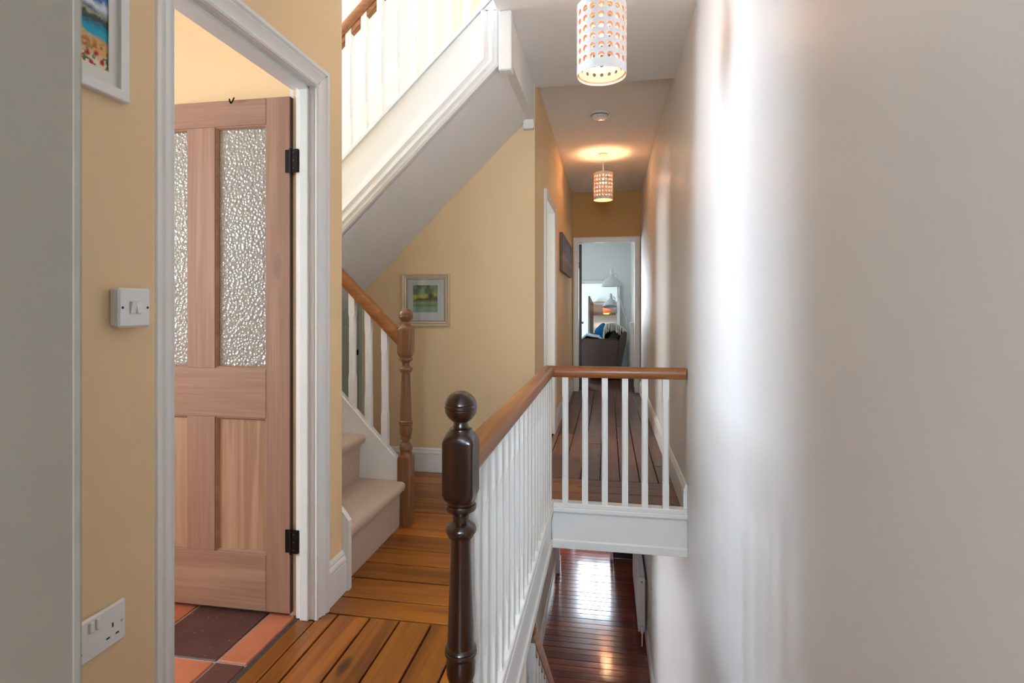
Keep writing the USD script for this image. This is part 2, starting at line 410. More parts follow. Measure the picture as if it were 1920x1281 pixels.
single('wall_far', slab_y(holes(rect(XC - .12, 0, XR, ZC2 + .02), (-.44, -.01, .395, 2.19)), YF, YF + .12), 'ochre_paint', 'ochre shaded end wall of the corridor over the living room doorway', 'wall', **STR)
# kitchen shell
single('wall_kitchen', cat(slab_x(holes(rect(-1.0, 0, 2.23, ZC), (-.45, 1.0, 1.15, 2.2)), -4.35, -4.25), bx(-4.25, -1.4, -1.0, -.9, 0, ZC), bx(-4.25, -3.2, 2.12, 2.23, 0, ZC)), 'cream_paint', 'cream kitchen walls seen through the left doorway', 'wall', **STR)
# living room shell
single('wall_living', cat(slab_y(holes(rect(-3.4, -.05, XR, 2.8), (-2.5, .9, -1.2, 2.2)), 11.75, 11.87), bx(-3.4, -3.28, YF + .12, 11.75, -.05, 2.8), bx(-3.4, XC - .12, YF, YF + .12, -.05, 2.8), slab_y(holes(rect(XC - .12, 0, XR, 2.8), (-.47, -.01, .425, 2.215)), YF + .121, YF + .131)), 'blue_white_paint', 'pale blue white walls of the room beyond the corridor', 'wall', **STR)
# ceilings
cp = Polygon([(-1.5, -2.0), (XR, -2.0), (XR, YB + .06), (-.59, YB + .06), (-.59, YS), (-1.5, YS)])
single('ceiling', slab_z(cp, ZC, ZC + .14), 'ceiling_paint', 'white hall ceiling above the landing and first pendant lamp', 'ceiling', **STR)
single('ceiling', bx(XC - .12, XR, YB + .061, YF + .12, ZC2, ZC2 + .1), 'ceiling_paint', 'white corridor ceiling with smoke alarm and second pendant', 'ceiling', **STR)
single('ceiling', slab_z(holes(rect(-3.32, 2.12, XR, YB + .12), (-2.65, 2.65, -1.35, 3.55)), 5.2, 5.3), 'ceiling_paint', 'white sloping top of the stairwell with rooflight', 'ceiling', **STR)
single('ceiling', bx(-4.35, -1.2, -1.0, 2.15, ZC, ZC + .1), 'ceiling_paint', 'white kitchen ceiling', 'ceiling', **STR)
single('ceiling', bx(-3.4, XR, YF + .12, 11.87, 2.8, 2.9), 'ceiling_paint', 'white living room ceiling', 'ceiling', **STR)

# landing structure beneath the boards
st = slab_z(Polygon([(-3.3, 1.0), (-3.3, YF + .1), (XR, YF + .1), (XR, Y1 + .03), (-.365, Y1 + .03), (-.365, 1.36), (XR, 1.36), (XR, 1.0)]), -.24, -.032)
single('ceiling', st, 'ceiling_paint', 'white underside of the landing over the lower hall', 'ceiling', **STR)

# ------------------------------------------------------------------ floors: boards one by one
fl = thing('floor', 'varnished honey pine floorboards of the upper landing', 'floor', kind='structure')
fl.part('subfloor', cat(bx(-1.14, -.34, -2.0, Y1 + .02, -.032, -.022), bx(-.34, XR, -2.0, 1.38, -.032, -.022), bx(-3.2, XR, Y1, YB, -.032, -.022), bx(-3.2, -1.13, 2.23, Y1, -.032, -.022)), 'void_dark')


def plank(node, x0, x1, y0, y1, ax, fam, gap=.003, zj=.0015, z=0.0, th=.022):
    g = gap / 2
    m = bx(x0 + g, x1 - g, y0 + g, y1 - g, z - th, z + rng.uniform(-zj, zj * .2), 0.002)
    node.part('plank', m, '%s_board_%s_%s' % (fam, ax, rng.choice('abcde')), at=((x0 + x1) / 2, (y0 + y1) / 2, z))


ex = [-1.13, -1.057, -.922, -.80, -.67, -.545, -.42, -.345]
for a, b in zip(ex[:-1], ex[1:]):
    plank(fl, a, b, 1.283 if a == ex[0] else -1.9, 2.06, 'y', 'pine', gap=.008)
plank(fl, -1.196, -1.13, 1.283, 1.997, 'y', 'pine', gap=.001)
for a, b in zip([-.345, -.21, -.07, .06, .19, .33], [-.21, -.07, .06, .19, .33, .46]):
    plank(fl, a, b, -1.9, 1.37, 'y', 'pine', gap=.006)
ey = [2.06, 2.19, 2.355, 2.51, 2.665, 2.835, 3.0, 3.17, 3.33, 3.41]
for a, b in zip(ey[:-1], ey[1:]):
    plank(fl, -2.4 if a > 2.9 else (-1.29 if a > 2.2 else -1.127), -.345, a, b, 'x', 'pine', gap=.009)
plank(fl, -1.29, -1.127, 2.262, 2.355, 'x', 'pine', gap=.002)
for a, b in zip([3.41, 3.55, 3.70, 3.84], [3.55, 3.70, 3.84, 3.97]):
    plank(fl, -2.4, -.15, a, b, 'x', 'pine', gap=.004)
    plank(fl, -.15, XR, a, b, 'x', 'worn', gap=.004)
f2 = thing('floor', 'worn brown floorboards running away down the corridor to the end doorway', 'floor', kind='structure')
f2.part('subfloor', bx(XC - .1, XR, YB, 11.8, -.04, -.022), 'void_dark')
f2.part('subfloor', bx(-3.3, XC, YF + .1, 11.8, -.04, -.022), 'void_dark')
cx = [-.52, -.466, -.325, -.196, -.057, .083, .22, .347, .46]
for k, (a, b) in enumerate(zip(cx[:-1], cx[1:])):
    j = [6.1, 5.4, 7.2, 5.02, 6.6, 5.8, 7.4, 4.4][k]
    plank(f2, a, b, YB, j, 'y', 'worn', gap=.006)
    plank(f2, a, b, j, YF + .1, 'y', 'worn', gap=.006)
x = -3.28
while x < XR - .02:
    plank(f2, x, min(x + .15, XR), YF + .12, 11.75, 'y', 'worn', gap=.005)
    x += .15
f3 = thing('floor', 'dark glossy mahogany coloured boards across the lower hall', 'floor', kind='structure')
f3.part('subfloor', bx(-1.4, XR, .5, 11.2, ZG - .06, ZG - .024), 'void_dark')
y = 3.6
while y < 10.9:
    w = rng.uniform(.098, .116)
    g = bx(-1.3 if y > 8.3 else -.8, XR, y + .002, y + w - .002, ZG - .024, ZG + rng.uniform(-.0015, .0005), .003)
    v = g.vertices - np.array([-.17, y + w / 2, ZG]); t = rng.uniform(-.008, .008); s = rng.uniform(-.004, .004)
    v[:, 2] += v[:, 1] * t + v[:, 0] * s * .5
    g.vertices = v + np.array([-.17, y + w / 2, ZG])
    f3.part('plank', g, 'mahogany_board_x_%s' % rng.choice('abcde'), at=(-.17, y + w / 2, ZG))
    y += w
# kitchen tiles
f4 = thing('floor', 'terracotta and dark plum quarry tile floor of the kitchen', 'floor', kind='structure')
f4.part('grout_bed', bx(-4.25, -1.215, -.9, 2.12, -.04, -.006), 'grout')
f4.part('threshold_joint', bx(-1.215, -1.196, 1.262, 2.018, -.03, -.003), 'threshold_dark', label='dark worn joint between tiles and boards')
tx = [-1.215, -1.333] + [-1.333 - .318 * k for k in range(1, 9)]
ty = [2.115, 2.03] + [2.03 - .318 * k for k in range(1, 9)]
for i in range(len(tx) - 1):
    for j in range(len(ty) - 1):
        darkt = (i + j) % 2 == 0
        b_, a_ = tx[i] - .004, tx[i + 1] + .004
        d_, c_ = ty[j] - .004, ty[j + 1] + .004
        f4.part('tile', bx(a_, b_, c_, d_, -.02, rng.uniform(-.002, .0005), .004), 'tile_clay_' + (rng.choice('de') if darkt else rng.choice('bc')), at=((a_ + b_) / 2, (c_ + d_) / 2, rng.random()))

# ------------------------------------------------------------------ lower hall
single('wall_lower', slab_x(holes(rect(.5, ZG, 8.3, -.24), (3.6, ZG - .01, 5.3, ZG + 2.05)), -.9, -.78), 'lower_paint', 'grey beige lower hall wall left of the dark boards', 'wall', **STR)
single('wall_lower', cat(bx(-1.4, -1.28, 8.3, 11.0, ZG, -.24), bx(-1.28, -.78, 8.3, 8.42, ZG, -.24) if False else bx(-1.28, -.85, 8.2, 8.3, ZG, -.24)), 'lower_paint', 'wall of the vestibule near the front door', 'wall', **STR)
single('wall_lower', slab_y(holes(rect(-1.28, ZG, XR, -.24), (-.66, ZG - .01, .18, ZG + 2.05)), 10.7, 10.8), 'lower_paint', 'end wall of the lower hall around the front door', 'wall', **STR)
single('wall_lower', cat(slab_x(holes(rect(3.3, ZG, 6.0, -.24), (3.95, ZG + .8, 5.45, ZG + 2.1)), -2.71, -2.59), bx(-2.59, -.9, 3.2, 3.3, ZG, -.24), bx(-2.59, -.9, 6.0, 6.1, ZG, -.24)), 'lower_paint', 'walls of the room opening off the lower hall', 'wall', **STR)
single('floor', bx(-2.7, -.8, 3.2, 6.1, ZG - .06, ZG - .003), 'carpet', 'carpeted floor of the room off the lower hall', 'floor', **STR)
single('wall_lower', bx(-.9, XR, .4, .5, ZG, -.24), 'lower_paint', 'wall under the landing at the foot of the lower hall', 'wall', **STR)
t1 = thing('trim', 'white door casing at the end of the lower hall wall', 'door frame', (-.77, 8.3, ZG), kind='structure')
t1.part('casing', bx(-.86, -.715, 8.28, 8.44, ZG, ZG + 2.2, .006), 'white_gloss')
t1.part('plinth', bx(-.87, -.705, 8.27, 8.45, ZG, ZG + .2, .006), 'white_gloss')
cd = thing('cupboard_door', 'dark brown cupboard door in white frame at the lower hall end', 'door', (.24, 8.9, ZG))
cd.part('frame', cat(bx(.03, .075, 8.86, 8.98, ZG, ZG + 2.1, .004), bx(.075, XR, 8.86, 8.98, ZG + 2.05, ZG + 2.1, .004)), 'white_gloss')
cd.part('leaf', bx(.08, XR - .005, 8.92, 8.96, ZG + .01, ZG + 2.045, .003), 'dark_door_wood')
cd.part('panel', bx(.14, .40, 8.912, 8.922, ZG + .2, ZG + .9, .008), 'dark_door_wood')
cd.part('panel', bx(.14, .40, 8.912, 8.922, ZG + 1.1, ZG + 1.9, .008), 'dark_door_wood')
cd.part('knob', lathe([(0, 0), (.012, 0), (.012, .02), (.026, .03), (.028, .042), (.018, .055), (0, .058)]).apply_transform(trimesh.transformations.rotation_matrix(math.pi / 2, (1, 0, 0))).apply_translation((.11, 8.92, ZG + 1.0)), 'black_iron', 40)
fd = thing('front_door', 'front door with two tall glass panes lighting the lower hall boards', 'door', (-.24, 10.75, ZG))
fd.part('leaf', slab_y(holes(rect(-.64, ZG + .005, .16, ZG + 2.03), (-.56, ZG + .95, -.265, ZG + 1.9), (-.215, ZG + .95, .08, ZG + 1.9)), 10.72, 10.765), 'dark_door_wood')
for x0, x1 in ((-.56, -.265), (-.215, .08)):
    fd.part('pane', bx(x0, x1, 10.738, 10.744, ZG + .95, ZG + 1.9), 'pane_glass')
    fd.part('panel', bx(x0 + .02, x1 - .02, 10.712, 10.722, ZG + .2, ZG + .75, .008), 'dark_door_wood')
skirting('baseboard_lower', [(-.78, 8.27), (-.78, 5.32)], 'white skirting along the left of the lower hall', ZG)
skirting('baseboard_lower', [(XR, .6), (XR, 8.85)], 'white skirting along the right of the lower hall', ZG)

# stairs going down (below the frame, but they are there)
ds = thing('lower_staircase', 'carpeted stairs going down beside the long pale wall', 'stairs', (0, 1.4, -.24))
for k in range(11):
    y0 = 1.40 + .236 * k; z1 = -.229 * (k + 1)
    ds.part('step', bx(-.33, XR - .003, y0 - .02, y0 + .27, max(ZG, z1 - .26), z1, .012), 'carpet')
ds.part('string', sweep([((-.355, 1.40, -.26), (1, 0, 0), (0, 0, 1)), ((-.355, 4.1, -.26 - .97 * 2.7), (1, 0, 0), (0, 0, 1))], [(0, -.2), (.022, -.2), (.022, .12), (0, .12)]), 'white_gloss')

# ------------------------------------------------------------------ radiators
def radiator(label, x, y0, y1, z0, z1, pipe_to):
    r = thing('radiator', label, 'radiator', (x - .05, y0, z0))
    d = .072
    prof = []
    n = int((y1 - y0 - .02) / .033)
    ys = np.linspace(y0 + .01, y1 - .01, n * 4 + 1)
    fx = [x - .03 - d - (0, .007, .007, 0)[i % 4] for i in range(len(ys))]
    pl = Polygon(list(zip(fx, ys)) + [(x - .03 - d + .014, y1 - .01), (x - .03 - d + .014, y0 + .01)])
    r.part('front_panel', slab_z(pl, z0, z1 - .004), 'radiator_white')
    r.part('rear_panel', bx(x - .045, x - .03, y0 + .01, y1 - .01, z0, z1 - .004, .004), 'radiator_white')
    r.part('side_panel', bx(x - .03 - d - .008, x - .03, y0, y0 + .012, z0 + .01, z1, .003), 'radiator_white')
    r.part('side_panel', bx(x - .03 - d - .008, x - .03, y1 - .012, y1, z0 + .01, z1, .003), 'radiator_white')
    gr = cat(bx(x - .03 - d, x - .03 - d + .008, y0, y1, z1 - .006, z1 + .002), bx(x - .038, x - .03, y0, y1, z1 - .006, z1 + .002), *[bx(x - .03 - d, x - .03, yy, yy + .006, z1 - .004, z1) for yy in np.arange(y0, y1 - .006, .016)])
    r.part('top_grille', gr, 'radiator_white')
    for yy in (y0 + .15, y1 - .18):
        r.part('bracket', bx(x - .03, x, yy, yy + .03, z0 + .1, z1 - .1), 'steel')
    r.part('vent_plug', cat(cyl(.013, (x - .066, y0 - .004, z1 - .055), (x - .066, y0 + .005, z1 - .055), 16), ), 'steel', 40, label='round metal bleed plug')
    r.part('valve', cat(cyl(.012, (x - .066, y0 + .004, z0 + .05), (x - .066, y0 - .05, z0 + .05), 14), cyl(.017, (x - .066, y0 - .05, z0 + .02), (x - .066, y0 - .05, z0 + .10), 16)), 'white_plastic', 40)
    r.part('pipe', cyl(.0075, (x - .066, y0 - .05, z0 + .03), (x - .066, y0 - .05, pipe_to), 12), 'white_gloss', 40)
    return r


radiator('white panel radiator on the right wall of the lower hall', XR, 6.72, 8.2, ZG + .13, ZG + .78, ZG)
radiator('white radiator beside the sofa in the room beyond', XR, 8.75, 9.35, .16, .98, 0)
hk = thing('wall_hook', 'small metal and copper bracket low on the stairwell wall', 'hook', (XR, 4.84, -2.06))
hk.part('plate', bx(XR - .006, XR, 4.80, 4.86, -2.14, -2.02, .002), 'copper')
hk.part('knob', cat(cyl(.008, (XR, 4.83, -2.05), (XR - .035, 4.83, -2.05), 12), cyl(.016, (XR - .03, 4.83, -2.05), (XR - .045, 4.83, -2.05), 16)), 'steel', 40)

# ------------------------------------------------------------------ door surrounds and doors
tk = thing('trim', 'white moulded architrave and lining of the kitchen doorway', 'door frame', (XL, 1.64, 0), kind='structure')
YJ0, YJ1, ZJ = 1.28, 2.0, 2.085
surround(tk, 'architrave', YJ0, YJ1, ZJ, XL, 1, ARCH, 'white_gloss')
tk.part('jamb', bx(-1.235, XL + .004, YJ0 - .02, YJ0, 0, ZJ, .002), 'white_gloss')
tk.part('jamb', bx(-1.207, XL + .004, YJ1, YJ1 + .02, 0, ZJ, .002), 'white_gloss')
tk.part('head', bx(-1.235, XL + .004, YJ0 - .02, YJ1 + .02, ZJ - .002, ZJ + .018, .002), 'white_gloss')
tk.part('door_stop', bx(-1.19, -1.15, YJ0, YJ0 + .012, 0, ZJ, .002), 'white_gloss')
tk.part('door_stop', bx(-1.185, -1.150, YJ1 - .012, YJ1, 0, ZJ, .002), 'white_gloss')
tk.part('door_stop', bx(-1.19, -1.15, YJ0, YJ1, ZJ - .014, ZJ, .002), 'white_gloss')
surround(tk, 'architrave', YJ0, YJ1 + .02, ZJ + .02, XL - .1, -1, ARCH_FLAT, 'white_gloss')

# stripped pine kitchen door, standing open
kd = thing('kitchen_door', 'stripped pine door with dimpled glass panes standing open in the kitchen', 'door', (-1.235, 2.0, 0.014))
dy0, dy1 = 2.0, 2.042
xs_ = [-1.232, -1.336, -1.562, -1.688, -1.914, -2.018]      # stile, light, muntin, light, stile
kd.part('stile', bx(xs_[1], xs_[0], dy0, dy1, .014, 2.052, .002), 'stripped_pine_z', at=(-1.28, 2.02, 0))
kd.part('stile', bx(xs_[5], xs_[4], dy0, dy1, .014, 2.052, .002), 'stripped_pine_z', at=(-1.97, 2.3, .4))
kd.part('hanging_edge', bx(xs_[0] - .001, xs_[0] + .0012, dy0 + .001, dy1 - .001, .016, 2.050), 'oak_dark_edge', label='dark brown hinge edge')
kd.part('muntin', bx(xs_[3], xs_[2], dy0, dy1, .976, 1.948, .002), 'stripped_pine_z', at=(-1.6, 2.6, .9))
kd.part('muntin', bx(xs_[3], xs_[2], dy0, dy1, .238, .780, .002), 'stripped_pine_z', at=(-1.6, 2.9, .1))
for z0, z1 in ((1.948, 2.052), (.780, .976), (.014, .238)):
    kd.part('rail', bx(xs_[4], xs_[1], dy0, dy1, z0, z1, .002), 'stripped_pine_x', at=(-1.6, 2.02 + z0, z0))
BEAD = [(0, 0), (0, .012), (.004, .012), (.010, .004), (.010, 0)]
for k, (xa, xb) in enumerate(((xs_[2], xs_[1]), (xs_[4], xs_[3]))):
    kd.part('glass_pane', bx(xa + .001, xb - .001, 2.016, 2.021, .978, 1.946), 'dimpled_glass', at=(xa + k * 3, 2.0, .9))
    kd.part('panel', bx(xa, xb, 2.014, 2.028, .238, .780), 'pine_panel', at=(xa + k * 2.2, 2.02, .3 + k))
    for z0, z1, nm in ((.976, 1.948, 'glazing_bead'), (.238, .780, 'panel_moulding')):
        cs = [((xa, 2.016, z0), (1, 0, 1), (0, -1, 0)), ((xb, 2.016, z0), (-1, 0, 1), (0, -1, 0)), ((xb, 2.016, z1), (-1, 0, -1), (0, -1, 0)), ((xa, 2.016, z1), (1, 0, -1), (0, -1, 0))]
        kd.part(nm, sweep(cs, BEAD, closed=True), 'stripped_pine_x')
for zc in (1.795, .303):
    h = kd.part('hinge', cat(cyl(.0075, (-1.222, 1.992, zc - .048), (-1.222, 1.992, zc + .048), 14), bx(-1.222, -1.192, 1.988, 1.999, zc - .045, zc + .045, .001), bx(-1.25, -1.222, 1.994, 2.0, zc - .045, zc + .045, .001)), 'black_iron', 40, label='black iron butt hinge')
    for zz in (-.03, 0, .03):
        h.part('screw', cyl(.004, (-1.209, 1.9885, zc + zz), (-1.209, 1.986, zc + zz), 10), 'dark_slot')
# small hook on the top of the door
kd.part('coat_hook', tube([(-1.475, 1.998, 2.06), (-1.475, 1.99, 2.045), (-1.475, 1.98, 2.032), (-1.475, 1.972, 2.036), (-1.475, 1.97, 2.046)], .003), 'black_iron', 40)
kd.part('door_knob', lathe([(0, 0), (.022, 0), (.022, .006), (.011, .012), (.011, .03), (.024, .042), (.026, .054), (.016, .066), (0, .068)]).apply_transform(trimesh.transformations.rotation_matrix(math.pi / 2, (1, 0, 0))).apply_translation((-1.966, 2.0, .94)), 'black_iron', 40)

# corridor side door (closed, white)
tc = thing('trim', 'white architrave and lining of the corridor side doorway', 'door frame', (XC, 5.0, 0), kind='structure')
surround(tc, 'architrave', 4.62, 5.35, 2.13, XC, 1, ARCH_FLAT, 'white_gloss')
tc.part('jamb', bx(XC - .12, XC + .002, 4.60, 4.62, 0, 2.13, .002), 'white_gloss')
tc.part('jamb', bx(XC - .12, XC + .002, 5.35, 5.37, 0, 2.13, .002), 'white_gloss')
tc.part('head', bx(XC - .12, XC + .002, 4.60, 5.37, 2.13, 2.15, .002), 'white_gloss')
sd = thing('side_door', 'white panelled door swung right back into the side room, out of sight', 'door', (XC - .14, 4.6, 0))
sd.part('leaf', bx(XC - .86, XC - .135, 4.535, 4.575, .008, 2.128, .002), 'white_gloss')
for a, b in ((XC - .76, XC - .54), (XC - .46, XC - .24)):
    for z0, z1 in ((.25, .85), (1.05, 1.98)):
        sd.part('panel', bx(a, b, 4.572, 4.581, z0, z1, .008), 'white_gloss')
sd.part('door_knob', lathe([(0, 0), (.022, 0), (.022, .005), (.010, .012), (.010, .03), (.024, .042), (.024, .054), (0, .064)]).apply_transform(trimesh.transformations.rotation_matrix(-math.pi / 2, (1, 0, 0))).apply_translation((XC - .80, 4.575, .98)), 'steel', 40)
single('wall_sideroom', cat(slab_x(holes(rect(YB + .12, 0, 6.2, ZC2), (4.3, .95, 5.7, 2.25)), -3.22, -3.10), bx(-3.10, XC - .12, 6.1, 6.2, 0, ZC2)), 'pale_paint', 'pale walls of the side room off the corridor', 'wall', **STR)
single('ceiling', bx(-3.22, XC - .12, YB + .12, 6.2, ZC2, ZC2 + .1), 'ceiling_paint', 'white ceiling of the side room', 'ceiling', **STR)
single('floor', bx(-3.22, XC - .10, YB + .12, 6.2, -.03, -.004), 'carpet', 'beige carpet of the side room', 'floor', **STR)
# far doorway
tf = thing('trim', 'taupe white door surround at the far end of the corridor', 'door frame', (0, YF, 0), kind='structure')
surround(tf, 'architrave', -.425, .378, 2.17, YF, -1, [(a, b) for a, b in ARCH_FLAT], 'white_gloss', axis='y')
tf.part('jamb', bx(-.445, -.425, YF - .002, YF + .122, 0, 2.17, .002), 'white_gloss')
tf.part('jamb', bx(.378, .398, YF - .002, YF + .122, 0, 2.17, .002), 'white_gloss')
tf.part('head', bx(-.445, .398, YF - .002, YF + .122, 2.17, 2.19, .002), 'white_gloss')
ld = thing('living_room_door', 'dark brown door leaf swung open into the room beyond, seen edge on', 'door', (-.40, YF + .13, 0))
ld.part('leaf', slab_z(Polygon([(-.424, YF + .14), (-.384, YF + .143), (-.455, YF + .93), (-.495, YF + .927)]), .01, 2.16), 'dark_door_wood')
for zc in (.3, 1.85):
    ld.part('hinge', cyl(.008, (-.424, YF + .135, zc - .05), (-.424, YF + .135, zc + .05), 12), 'black_iron', 40)
ld.part('door_knob', lathe([(0, 0), (.022, 0), (.022, .005), (.010, .012), (.010, .03), (.024, .042), (.024, .054), (0, .064)]).apply_transform(trimesh.transformations.rotation_matrix(math.pi / 2, (0, 1, 0))).apply_translation((-.449, YF + .87, .98)), 'steel', 40)

# skirtings of the hall
skirting('baseboard_right', [(XR, Y1), (XR, 11.75)], 'white skirting along the right corridor wall')
skirting('baseboard_back', [(-.54, YB), (-1.825, YB)], 'white skirting under the framed landscape')
skirting('baseboard_corridor', [(XC, 4.545), (XC, YB)], 'white skirting beside the corridor side door, near end')
skirting('baseboard_corridor', [(XC, YF), (XC, 5.43)], 'white skirting beyond the corridor side door')
skirting('baseboard_left', [(XL - .02, YS), (XL, YS), (XL, 2.082)], 'short white skirting block at the corner beside the stairs') if False else skirting('baseboard_left', [(XL, YS + .002), (XL, 2.082)], 'short white skirting between kitchen doorway and stairs')
skirting('baseboard_near', [(XL, 1.198), (XL, 1.12), (XN, 1.12), (XN, .418)], 'white skirting under the double socket')

# ------------------------------------------------------------------ stairs up
up = thing('staircase', 'beige carpeted stairs climbing left from the landing', 'stairs', (-1.14, 2.6, 0))
yA, yB_ = YS + .03, YU - .035
for k in range(5):
    nx = -1.112 - .247 * k; z1 = .25 * (k + 1); zb = z1 - .25
    # carpeted riser and rounded nosing as one section in (x, z)
    sec = [(nx - .30, zb + .0), (nx - .035, zb), (nx - .032, z1 - .075), (nx - .022, z1 - .055), (nx - .008, z1 - .048), (nx, z1 - .034), (nx + .001, z1 - .018), (nx - .006, z1 - .006), (nx - .02, z1), (nx - .30, z1 + .001)]
    up.part('step', slab_y(Polygon(sec), yA, yB_ + (0.05 if k == 0 else 0)), 'carpet', 50)
up.part('half_landing', bx(-3.195, -2.348, YS + .01, YB - .01, 1.13, 1.25, .01), 'carpet')
SL = 1.03


def lower_z(x, z0=.358, x0=-1.172): return z0 + (x0 - x) * 1.05


sp = Polygon([(-1.165, 0.0), (-1.165, lower_z(-1.165)), (-2.34, lower_z(-2.34)), (-2.34, lower_z(-2.34) - .40), (-1.5, 0)])
up.part('outer_string', slab_y(sp, YU - .035, YU - .003), 'white_gloss')
up.part('string_capping', sweep([((-1.165, YU - .042, lower_z(-1.165)), (0, 1, 0), (0, 0, 1)), ((-2.34, YU - .042, lower_z(-2.34)), (0, 1, 0), (0, 0, 1))], [(0, -.004), (.046, -.004), (.046, .012), (.040, .018), (.006, .018), (0, .012)]), 'white_gloss')
ws = Polygon([(XL + .03, 0), (XL + .03, .30), (XL + .005, .335), (-2.34, .335 + 1.05 * 1.2), (-2.34, .9), (-1.4, 0)])
up.part('wall_string', slab_y(ws, YS + .002, YS + .03), 'white_gloss')
# upper flight
USL = .976


def soff(x): return 2.563 + (x + .585) * USL


us = Polygon([(-.59, soff(-.59)), (-.59, soff(-.59) + .36), (-.62, soff(-.62) + .4), (-2.3, soff(-2.3) + .432), (-2.3, soff(-2.3))])
uf = thing('upper_staircase', 'white sided upper flight of stairs rising to the right with sloping soffit', 'stairs', (-1.4, 3.4, 1.25))
uf.part('outer_string', slab_y(us, YU, YU + .034), 'white_gloss')
RIM = [(0, 0), (0, .006), (.010, .016), (.018, .012), (.026, .012), (.036, .026), (.052, .026), (.06, .014), (.068, .014), (.08, .026), (.098, .024), (.104, 0)]
d_ = np.array([1, 0, USL]) / math.hypot(1, USL); n_ = np.array([-d_[2], 0, d_[0]])
mit = n_ + np.array([0, 0, 0])
bisect = None
pa, pb = np.array([-2.3, YU, soff(-2.3)]), np.array([-.612, YU, soff(-.612)])
# lower moulding, mitred up the vertical end
th = math.atan2(USL, 1)
vert = np.array([-1.0, 0, 0])
mt = (n_ + vert) / (1 + n_ @ vert)
pcorner = np.array([-.592, YU, soff(-.592)])
uf.part('string_moulding', sweep([(pa, n_, (0, -1, 0)), (pcorner, mt, (0, -1, 0)), (pcorner + np.array([0, 0, .30]), vert, (0, -1, 0))], RIM[:]), 'white_gloss', 40)
uf.part('string_capping', sweep([((-2.3, YU - .012, soff(-2.3) + .432), (0, 1, 0), (0, 0, 1)), ((-.62, YU - .012, soff(-.62) + .42), (0, 1, 0), (0, 0, 1))], [(0, -.014), (.058, -.014), (.058, .012), (.052, .018), (.006, .018), (0, .012)]), 'white_gloss')
uf.part('soffit', sweep([((-2.34, YU + .02, soff(-2.34)), (0, 1, 0), (0, 0, 1)), ((-.53, YU + .02, soff(-.53)), (0, 1, 0), (0, 0, 1))], [(0, 0), (YB - YU - .024, 0), (YB - YU - .024, .02), (0, .02)]), 'ceiling_paint')
for k in range(7):
    z1 = 1.25 + .225 * (k + 1); x0 = -.585 + (z1 - .32 - 2.563) / USL
    uf.part('step', bx(x0 - .005, min(x0 + .255, -.60), YU + .036, YB - .004, z1 - .05, z1, .01), 'carpet')
uf.part('trimmer', bx(-.588, -.523, YU - .03, YB - .003, 2.57, ZC - .001, .003), 'ceiling_paint')
uf.part('newel_drop', bx(-.583, -.513, YU - .055, YU + .02, 2.505, ZC - .001, .006), 'white_gloss', label='squared white newel end hanging below the ceiling')
single('beam_end', bx(-.60, -.523, YB - .05, YB - .002, 2.50, 2.568, .004), 'ceiling_paint', 'small white beam end at the top corner of the back wall', 'beam', **STR)

# under-stairs cupboard on the back wall
gc = thing('understairs_cupboard', 'sage green cupboard door behind the white spindles', 'cupboard', (-2.3, YB, 0))
gc.part('leaf', bx(-2.75, -1.86, YB - .022, YB - .001, .05, 1.088, .002), 'sage_green')
gc.part('leaf', slab_y(Polygon([(-2.3, 1.094), (-1.86, 1.094), (-1.86, 1.30), (-2.3, .9 + .20)]), YB - .022, YB - .001), 'sage_green')
gc.part('frame', cat(bx(-1.862, -1.83, YB - .03, YB - .001, 0, 1.34, .002), ), 'sage_green')
gc.part('latch', bx(-1.90, -1.865, YB - .03, YB - .02, .86, .90, .002), 'black_iron')
gc.part('knob', cyl(.006, (-1.885, YB - .021, .80), (-1.885, YB - .045, .80), 10), 'black_iron')

# ------------------------------------------------------------------ balustrades
def ring(z, r, q, n=48, cham=.12):
    """section between a circle (q=0) and a chamfered square (q=1) of half width r"""
    t = np.arange(n) / n * 2 * np.pi
    c, s = np.cos(t), np.sin(t)
    sq = 1 / np.maximum(np.abs(c), np.abs(s))
    ch = (2 - cham) / (np.abs(c) + np.abs(s))
    k = (1 - q) + q * np.minimum(sq, ch)
    return np.c_[r * k * c, r * k * s, np.full(n, z)]


PROFILE = [(.076, .0185, 0), (.084, .0185, 0), (.090, .021, 0), (.094, .028, 0), (.099, .029, 0), (.103, .033, .05), (.109, .0375, .25), (.116, .0392, .7), (.126, .0395, 1), (.252, .0395, 1), (.264, .0385, .6), (.272, .036, .1), (.274, .033, 0), (.279, .033, 0),
           (.281, .0375, 0), (.288, .039, 0), (.294, .037, 0), (.296, .030, 0), (.308, .0205, 0), (.322, .0205, 0), (.328, .028, 0), (.334, .036, 0), (.342, .039, 0), (.350, .0375, 0), (.353, .034, 0), (.360, .032, 0), (.362, .0265, 0), (.372, .0252, 0), (.42, .0262, 0), (.50, .0290, 0), (.58, .0318, 0), (.630, .0335, 0),
           (.633, .037, 0), (.638, .0395, 0), (.643, .037, 0), (.645, .0395, 0), (.650, .0400, 0), (.655, .037, 0), (.658, .035, 0), (.675, .0365, 0), (.700, .0355, 0), (.718, .030, 0), (.726, .0265, 0), (.729, .0315, 0), (.735, .0315, 0), (.738, .022, 0), (.754, .0205, 0), (.760, .026, 0), (.770, .0345, 0), (.784, .038, 0), (.796, .0365, 0), (.806, .031, 0), (.809, .034, 0), (.818, .034, 0), (.824, .0365, .25), (.834, .039, .75), (.846, .0395, 1)]


